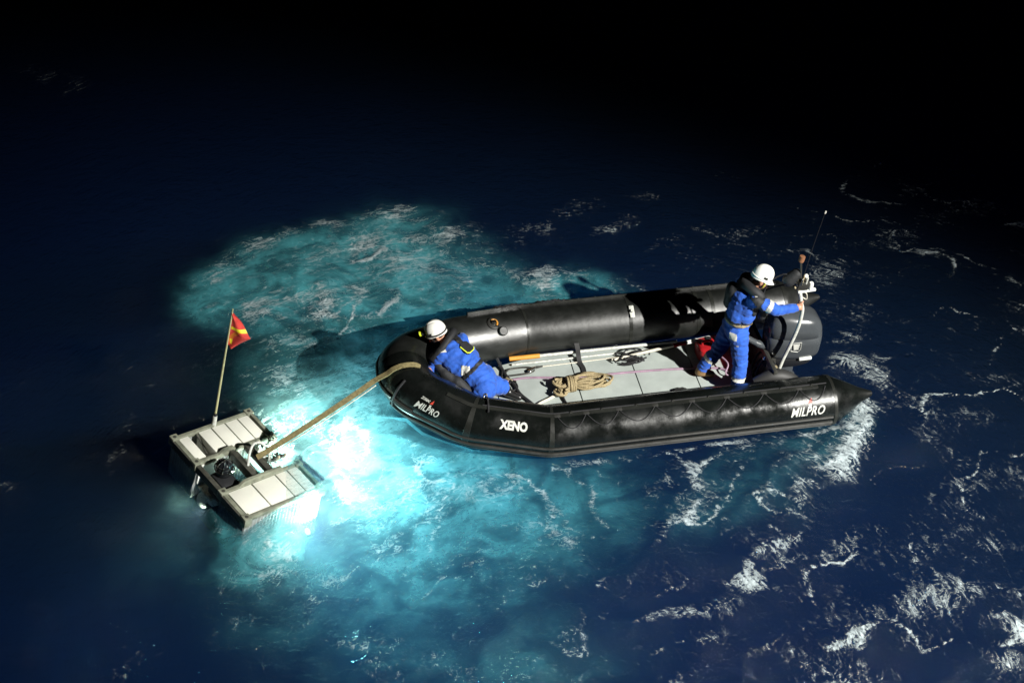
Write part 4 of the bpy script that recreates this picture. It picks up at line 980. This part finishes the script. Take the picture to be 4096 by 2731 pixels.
# flag on its staff
st = rov
pb = V((-HX + .02, .02, -.04)); k = MB(); k.tube([pb, pb + V((0, 0, .16))], [.028, .024], 10); sl = k.build('staff_socket', M_letter, rov)
k = MB(); k.tube([pb + V((0, 0, .14)), pb + V((0, 0, .20))], .02, 8); k.build('staff_clamp', M_rope_black, rov)
k = MB(); k.tube([pb + V((0, 0, .0)), pb + V((.0, 0, .8)), pb + V((.004, 0, 1.64))], [.013, .012, .008], 8); staff = k.build('flag_staff', M_pole, rov)
wd = INV @ V((.93, -.10, -.34)); wd.z = 0; wd.normalize(); sd = V((0, 0, 1)).cross(wd); n = 60
k = MB(); pt = {}
for i in range(n + 1):
    for j in range(n + 1):
        s_ = i / n; t = j / n                     # s: from hoist to fly, t: from bottom to top of the hoist
        wtop = .60 * (1 - t) if t > .30 else .42 * (.35 + .65 * t / .30)
        wdt = .235 * (min(1, (1 - t) / .62) ** .9) * (1 if t > .38 else (.25 + .75 * (t / .38)) )
        p = pb + V((0, 0, 1.17 + .42 * t - .04 * s_ * (1 - t))) + wd * (wdt * s_) + sd * (.028 * math.sin(s_ * 6 + t * 3) * s_ + .012 * math.sin(t * 11) * s_)
        pt[i, j] = p
k.v = [tuple(pt[i, j]) for i in range(n + 1) for j in range(n + 1)]
for i in range(n):
    for j in range(n):
        s_, t = (i + .5) / n, (j + .5) / n; m = 0
        if .50 < t < .58 and s_ > .1: m = 1
        elif t < .5 and abs(s_ - (.50 - .30 * math.sin((.5 - t) * 6.5))) < .11 and t > .06: m = 2 if t > .2 else 1
        k.f.append((i * (n + 1) + j, (i + 1) * (n + 1) + j, (i + 1) * (n + 1) + j + 1, i * (n + 1) + j + 1)); k.m.append(m)
fl_ = k.build('flag', [M_flag_red, M_flag_yellow, M_flag_orange], staff)
md = fl_.modifiers.new('cloth_thickness', 'SOLIDIFY'); md.thickness = .003

# ------------------------------------------------------------------ towing strap from the vehicle to the bow
RP = lambda p: ROV_C + ROV_R @ V(p)
s0, s1 = RP((.02, .10, .05)), BW((-.06, -.225, .862))
pts = [s0.lerp(s1, t) - V((0, 0, .10 * t * (1 - t))) for t in (0, .2, .4, .6, .8, .93)]
ta = V((.165, -.13, .64)); pts += [BW((ta.x - .297 * math.cos(R(a_)), -.228 + .03 * (a_ - 50) / 60, ta.z + .297 * math.sin(R(a_)))) for a_ in (48, 64, 82, 100, 118)] + [BW((.395, -.16, .79)), BW((.45, -.10, .68))]
k = MB()
q = smooth_path(pts, 6); sds = []
for i, p in enumerate(q):
    d = (q[min(i + 1, len(q) - 1)] - q[max(i - 1, 0)]).normalized(); sds.append(d.cross(V((.15, -.55, .8))).normalized() if i < 30 else (d.cross(V((0, -.2, 1)))).normalized())
k.ribbon(q, sds, .060, .012); ts = k.build('tow_strap', M_webbing, None)
tag(ts, 'tan webbing strap stretched from the white vehicle up over the bow', 'strap')
k = MB(); k.tube(smooth_path([p + s_ * .06 + V((0, 0, .015)) for p, s_ in zip(q[4:34:5], sds[4:34:5])], 3), .007, 6); tl = k.build('tag_line', M_rope_white, None)
tag(tl, 'thin pale line running beside the tan strap near the vehicle', 'rope')

# ------------------------------------------------------------------ mast held by the helmsman
mp = V((4.37, -.40, .42)); mast = empty('light_mast', BW(mp), (0, 0, B_A)); tag(mast, 'bent pale pole with lamps and a whip antenna, held beside the outboard motor', 'mast')
k = MB(); k.tube(smooth_path([(4.36, -.40, .36), (4.40, -.40, .56), (4.455, -.41, .78), (4.51, -.42, 1.04), (4.525, -.42, 1.26), (4.50, -.42, 1.37), (4.46, -.42, 1.54)], 5), .021, 10); k.build('pole', M_letter, mast, off=mp)
k = MB(); k.box((4.535, -.425, 1.545), (.20, .035, .03), Matrix.Rotation(-.06, 3, 'Y'), bevel=.008); k.build('crossbar', M_white, mast, off=mp)
k = MB(); k.revolve((4.575, -.425, 1.56), (0, 0, 1), [(.001, 0), (.026, 0), (.026, .075), (.02, .09), (.001, .09)], 14); k.build('lamp', M_white, mast, off=mp)
k = MB(); k.capsule((4.50, -.40, 1.715), (4.51, -.40, 1.725), .026, .026); k.build('lamp', M_white, mast, off=mp)
k = MB(); k.box((4.48, -.41, 1.63), (.13, .10, .11), Matrix.Rotation(.2, 3, 'Y'), bevel=.02); k.build('control_box', M_dark_metal, mast, off=mp)
k = MB(); k.capsule((4.33, -.39, 1.69), (4.40, -.39, 1.76), .075, .06, 14, 6); k.build('antenna_dome', M_vest, mast, off=mp)
k = MB(); k.capsule((4.42, -.40, 1.66), (4.425, -.40, 1.71), .03, .024); k.capsule((4.40, -.42, 1.60), (4.45, -.42, 1.57), .018, .018); k.build('bracket', M_tan_metal, mast, off=mp)
k = MB(); k.tube(smooth_path([(4.47, -.42, 1.48), (4.55, -.42, 1.42), (4.54, -.42, 1.50), (4.48, -.42, 1.54)], 4), .006, 5); k.build('wire', M_rope_white, mast, off=mp)
for j in range(6):
    k = MB(); a_ = V((4.44 + rng.uniform(-.04, .08), -.42 + rng.uniform(-.04, .04), 1.66)); k.capsule(a_, a_ + V((rng.uniform(-.02, .03), rng.uniform(-.02, .02), .05 + .05 * rng.random())), .012, .010, 8, 3); k.build('fitting', (M_chrome, M_letter, M_tan_metal)[j % 3], mast, off=mp)
k = MB(); k.tube([(4.45, -.42, 1.66), (4.42, -.42, 1.95)], [.015, .011], 8); k.build('mast_top', M_dark_metal, mast, off=mp)
k = MB(); k.revolve((4.415, -.42, 1.95), (.2, 0, 1), [(.001, 0), (.031, 0), (.033, .03), (.031, .065), (.001, .07)], 14); k.build('copper_cap', mat('copper_paint', (.22, .10, .05), .55), mast, off=mp)
k = MB(); k.tube([(4.47, -.42, 1.70), (4.53, -.42, 2.15), (4.595, -.42, 2.55)], [.003, .0022, .0016], 6); an = k.build('whip_antenna', M_rope_black, mast, off=mp)
k = MB(); k.capsule((4.595, -.42, 2.55), (4.599, -.42, 2.565), .011, .011, 8, 3); k.build('antenna_tip', M_letter, an, off=mp)
for a, c in (((4.36, -.40, 1.72), (4.13, -.30, 1.70)), ((4.46, -.40, 1.58), (4.1, .05, 1.25))):
    k = MB(); c = V(c); a = V(a); k.tube(smooth_path([a, a.lerp(c, .4) + V((0, 0, .04)), c + V((0, 0, -.12)), c + V((-.05, 0, -.4))], 5), .008, 6); k.build('cable', M_rope_black, mast, off=mp)

# ------------------------------------------------------------------ loose gear on the floor
def gear(name, label, cat, parts, base, group=None):
    """parts: (name, MB, material). One mesh or a root with children, in the boat's frame"""
    base = V(base)
    if len(parts) == 1:
        o = parts[0][1].build(name, parts[0][2], None, off=base); o.location = BW(base); o.rotation_euler = (0, 0, B_A); return tag(o, label, cat, group)
    r = empty(name, BW(base), (0, 0, B_A)); tag(r, label, cat, group)
    for nm, m_, mt in parts: m_.build(nm, mt, r, off=base)
    return r
def cyl(a, b, r, n=10): k = MB(); k.tube([a, V(a).lerp(V(b), .5), b], r, n); return k
gear('boathook', 'long white pole with an ochre grip lying along the far tube', 'boathook', [('grip', cyl((1.44, .555, .195), (1.80, .555, .19), .028), M_orange), ('shaft', cyl((1.80, .555, .19), (3.45, .545, .18), .020), M_letter)], (1.44, .545, .13))
gear('slim_pole', 'slim white pole lying on the boards beside the ochre gripped pole', 'pole', [('shaft', cyl((1.46, .495, .150), (3.30, .49, .150), .013), M_letter)], (1.46, .475, .13))
a, c = V((2.62, .36, .17)), V((3.98, .45, .30)); f = lambda t: a.lerp(c, t)
gear('ranging_pole', 'pale pole with a red and white striped end propped near the fuel tank', 'pole', [('shaft', cyl(f(0), f(.55), .018), M_rope_white), ('red_band', cyl(f(.55), f(.66), .026), M_red), ('white_band', cyl(f(.66), f(.76), .025), M_white), ('grey_shaft', cyl(f(.76), f(1.0), .022), M_reflect)], a)
# fuel tank
k = MB(); loft(k, [superring(3.74, .30, z, hx, hy, 28, 5) for z, hx, hy in [(.135, .10, .15), (.15, .12, .17), (.25, .12, .17), (.29, .105, .155), (.305, .08, .11)]])
k2 = MB(); k2.tube(smooth_path([(3.68, .30, .29), (3.69, .30, .34), (3.74, .30, .355), (3.79, .30, .34), (3.80, .30, .29)], 4), .016, 8)
k3 = MB(); k3.revolve((3.78, .38, .29), (0, 0, 1), [(.001, 0), (.035, 0), (.035, .03), (.001, .032)], 12)
k4 = MB(); k4.tube(smooth_path([(3.78, .20, .29), (3.90, -.02, .26), (3.86, -.12, .18), (4.05, -.2, .16), (4.24, -.2, .40)], 5), .010, 6)
gear('fuel_tank', 'red plastic fuel tank on the floor behind the standing person', 'fuel tank', [('tank', k, M_red), ('handle', k2, M_red), ('filler_cap', k3, M_cowl_dark), ('fuel_hose', k4, M_rope_pink)], (3.80, .25, .13))
# coil of tan rope
def strand(pts, r=.015, kk=5, n=7): k = MB(); k.tube(smooth_path(pts, kk), r, n); return k
parts = []
for j, (w, l, h) in enumerate([(.05, .40, .0), (.09, .44, .015), (.13, .36, .03), (.035, .30, .05), (.11, .47, .05), (.07, .38, .07)]):
    c0 = V((2.08, .02, .17 + h * .5)); ax_ = V((1, -.02 + .07 * (j - 2.5) / 3, 0)).normalized(); pe = V((-ax_.y, ax_.x, 0)); pts = []
    for t in range(13):
        q_ = 2 * math.pi * t / 12; pts.append(c0 + ax_ * (l * .5 * (1 - math.cos(q_))) + pe * (w * math.sin(q_) + .02 * (j % 3 - 1)) + V((0, 0, .012 * math.sin(3 * q_ + j))))
    parts.append(('rope_loop', strand(pts), M_rope_tan))
k = MB()
for j in range(7):
    x = 2.02 + .014 * j; pts = [(x + .02 * math.sin(j), .0 + (.085 + .01 * (j % 2)) * math.cos(q_), .20 + .075 * math.sin(q_)) for q_ in [2 * math.pi * t / 12 for t in range(13)]]
    k.tube(smooth_path(pts, 2), .016, 7)
parts.append(('rope_wrap', k, M_rope_tan))
k = MB()
for j in range(9):
    a_ = rng.uniform(0, 6.28); c0 = V((1.96 + rng.uniform(-.05, .06), -.05 + rng.uniform(-.07, .08), .18 + rng.uniform(0, .05))); d1 = V((math.cos(a_), math.sin(a_), .2))
    pts = [c0 + d1 * .07 * math.cos(q_) + perp(d1)[0] * .055 * math.sin(q_) for q_ in [2 * math.pi * t / 10 for t in range(10)]]; k.tube(smooth_path(pts, 3), .015, 7)
parts.append(('rope_knot', k, M_rope_tan))
k = strand([(1.98, -.08, .17), (1.94, -.16, .155), (1.955, -.26, .15), (1.95, -.30, .15)], .013); parts.append(('rope_tail', k, M_rope_black))
gear('rope_coil', 'tan rope gathered into a tied coil in the middle of the floor', 'rope', parts, (2.1, 0, .13))
gear('rope_end', 'pale whipped rope end running from the tan coil to the near tube', 'rope', [('rope_end', strand([(1.92, -.07, .155), (1.80, -.14, .148), (1.66, -.21, .148), (1.50, -.33, .15)], .017), M_rope_white)], (1.8, -.14, .13))
k = MB(); k.ribbon(smooth_path([(2.24, .60, .30), (2.25, .54, .24), (2.245, .47, .20), (2.25, .40, .15), (2.27, .30, .14), (2.25, .18, .142), (2.18, .10, .15)], 4), V((1, .1, 0)), .055, .008)
gear('lashing_strap', 'flat black strap over the white poles, leading down to the tan coil', 'strap', [('lashing_strap', k, M_strap_black)], (2.25, .4, .13))
gear('mauve_rope', 'thin mauve rope laid lengthwise over the grey floor boards', 'rope', [('mauve_rope', strand([(1.34, .22, .145), (1.60, .25, .142), (2.2, .15, .142), (2.6, .15, .142), (3.05, .13, .142), (3.4, .10, .142), (3.62, .06, .142), (3.85, .02, .145), (3.98, -.18, .145)], .014), M_rope_pink)], (2.5, .15, .13))
gear('bow_line', 'black rope lying across the floor behind the kneeling person', 'rope', [('bow_line', strand([(1.28, .56, .26), (1.33, .46, .16), (1.37, .30, .148), (1.43, .14, .148), (1.47, -.02, .148), (1.56, -.18, .148), (1.66, -.36, .15)], .02), M_rope_black)], (1.4, .1, .13))
gear('cord', 'thin kinked black cord looping off the rope behind the kneeling person', 'rope', [('bow_line', strand([(1.33, .40, .15), (1.30, .20, .15), (1.38, .06, .15), (1.46, .10, .15), (1.43, .22, .15), (1.36, .16, .15)], .010), M_rope_black)], (1.38, .16, .13))
k = MB(); k.tube(smooth_path([(1.35, .33, .15), (1.40, .41, .15), (1.55, .43, .15), (1.66, .41, .15), (1.70, .36, .15), (1.64, .32, .15), (1.52, .31, .15), (1.38, .31, .15)], 4), .011, 6)
k2 = MB(); k2.capsule((1.64, .33, .16), (1.71, .38, .165), .02, .016); k3 = MB(); k3.capsule((1.72, .385, .16), (1.80, .40, .16), .013, .011, 8, 3)
k4 = strand([(1.80, .40, .155), (2.2, .41, .15), (2.62, .42, .15), (2.95, .44, .155), (3.2, .46, .16)], .007)
gear('cable_sling', 'wire sling with an eye and swaged end lying on the boards near the bow', 'cable', [('eye', k, M_dark_metal), ('thimble', k2, M_chrome), ('ferrule', k3, M_dark_metal), ('wire', k4, M_rope_white)], (1.6, .36, .13))
k = MB(); k.capsule((1.36, .27, .15), (1.41, .22, .15), .018, .018, 8, 3); k2 = MB(); k2.tube([(1.43 + .03 * math.cos(q_), .20 + .02 * math.sin(q_), .15) for q_ in [2 * math.pi * t / 10 for t in range(10)]], .007, 5, closed=True)
gear('snap_hook', 'small steel and brass snap hook by the boot of the kneeling person', 'hook', [('barrel', k, M_tan_metal), ('gate', k2, M_chrome)], (1.40, .22, .13))
k = MB()
for j in range(9):
    a_ = rng.uniform(0, 6.28); c0 = V((2.86 + rng.uniform(-.14, .16), .36 + rng.uniform(-.06, .09), .155 + rng.uniform(0, .04)))
    pts = [c0 + V((math.cos(q_ + a_) * .12, math.sin(q_) * .06, .012 * math.sin(2 * q_))) for q_ in [2 * math.pi * t / 12 for t in range(12)]]; k.tube(smooth_path(pts, 2), .010, 6)
gear('rope_heap', 'loose heap of dark rope in the shade on the floor', 'rope', [('rope_heap', k, M_rope_black)], (2.82, .25, .13))

# ------------------------------------------------------------------ flying spray where the stern cone slaps the water
k = MB()
def drop(p, r):
    k.add([p + V((r, 0, 0)), p + V((0, r, 0)), p - V((r, 0, 0)), p - V((0, r, 0)), p + V((0, 0, r)), p - V((0, 0, r))], [(0, 1, 4), (1, 2, 4), (2, 3, 4), (3, 0, 4), (1, 0, 5), (2, 1, 5), (3, 2, 5), (0, 3, 5)])
for j in range(260):
    t = rng.random(); x = 1968 - 40 * t
    c = V((3.95 - .2 * t + rng.normal(0, .07), 11.85 - .75 * t + rng.normal(0, .10), .12 + abs(rng.normal(0, .07))))
    drop(c, rng.uniform(.002, .006))

o = k.build('sea_spray', mat('spray', (.8, .84, .82), .2), None, smooth=False); tag(o, 'white drops of spray thrown up under the stern of the boat', None, None, 'stuff')
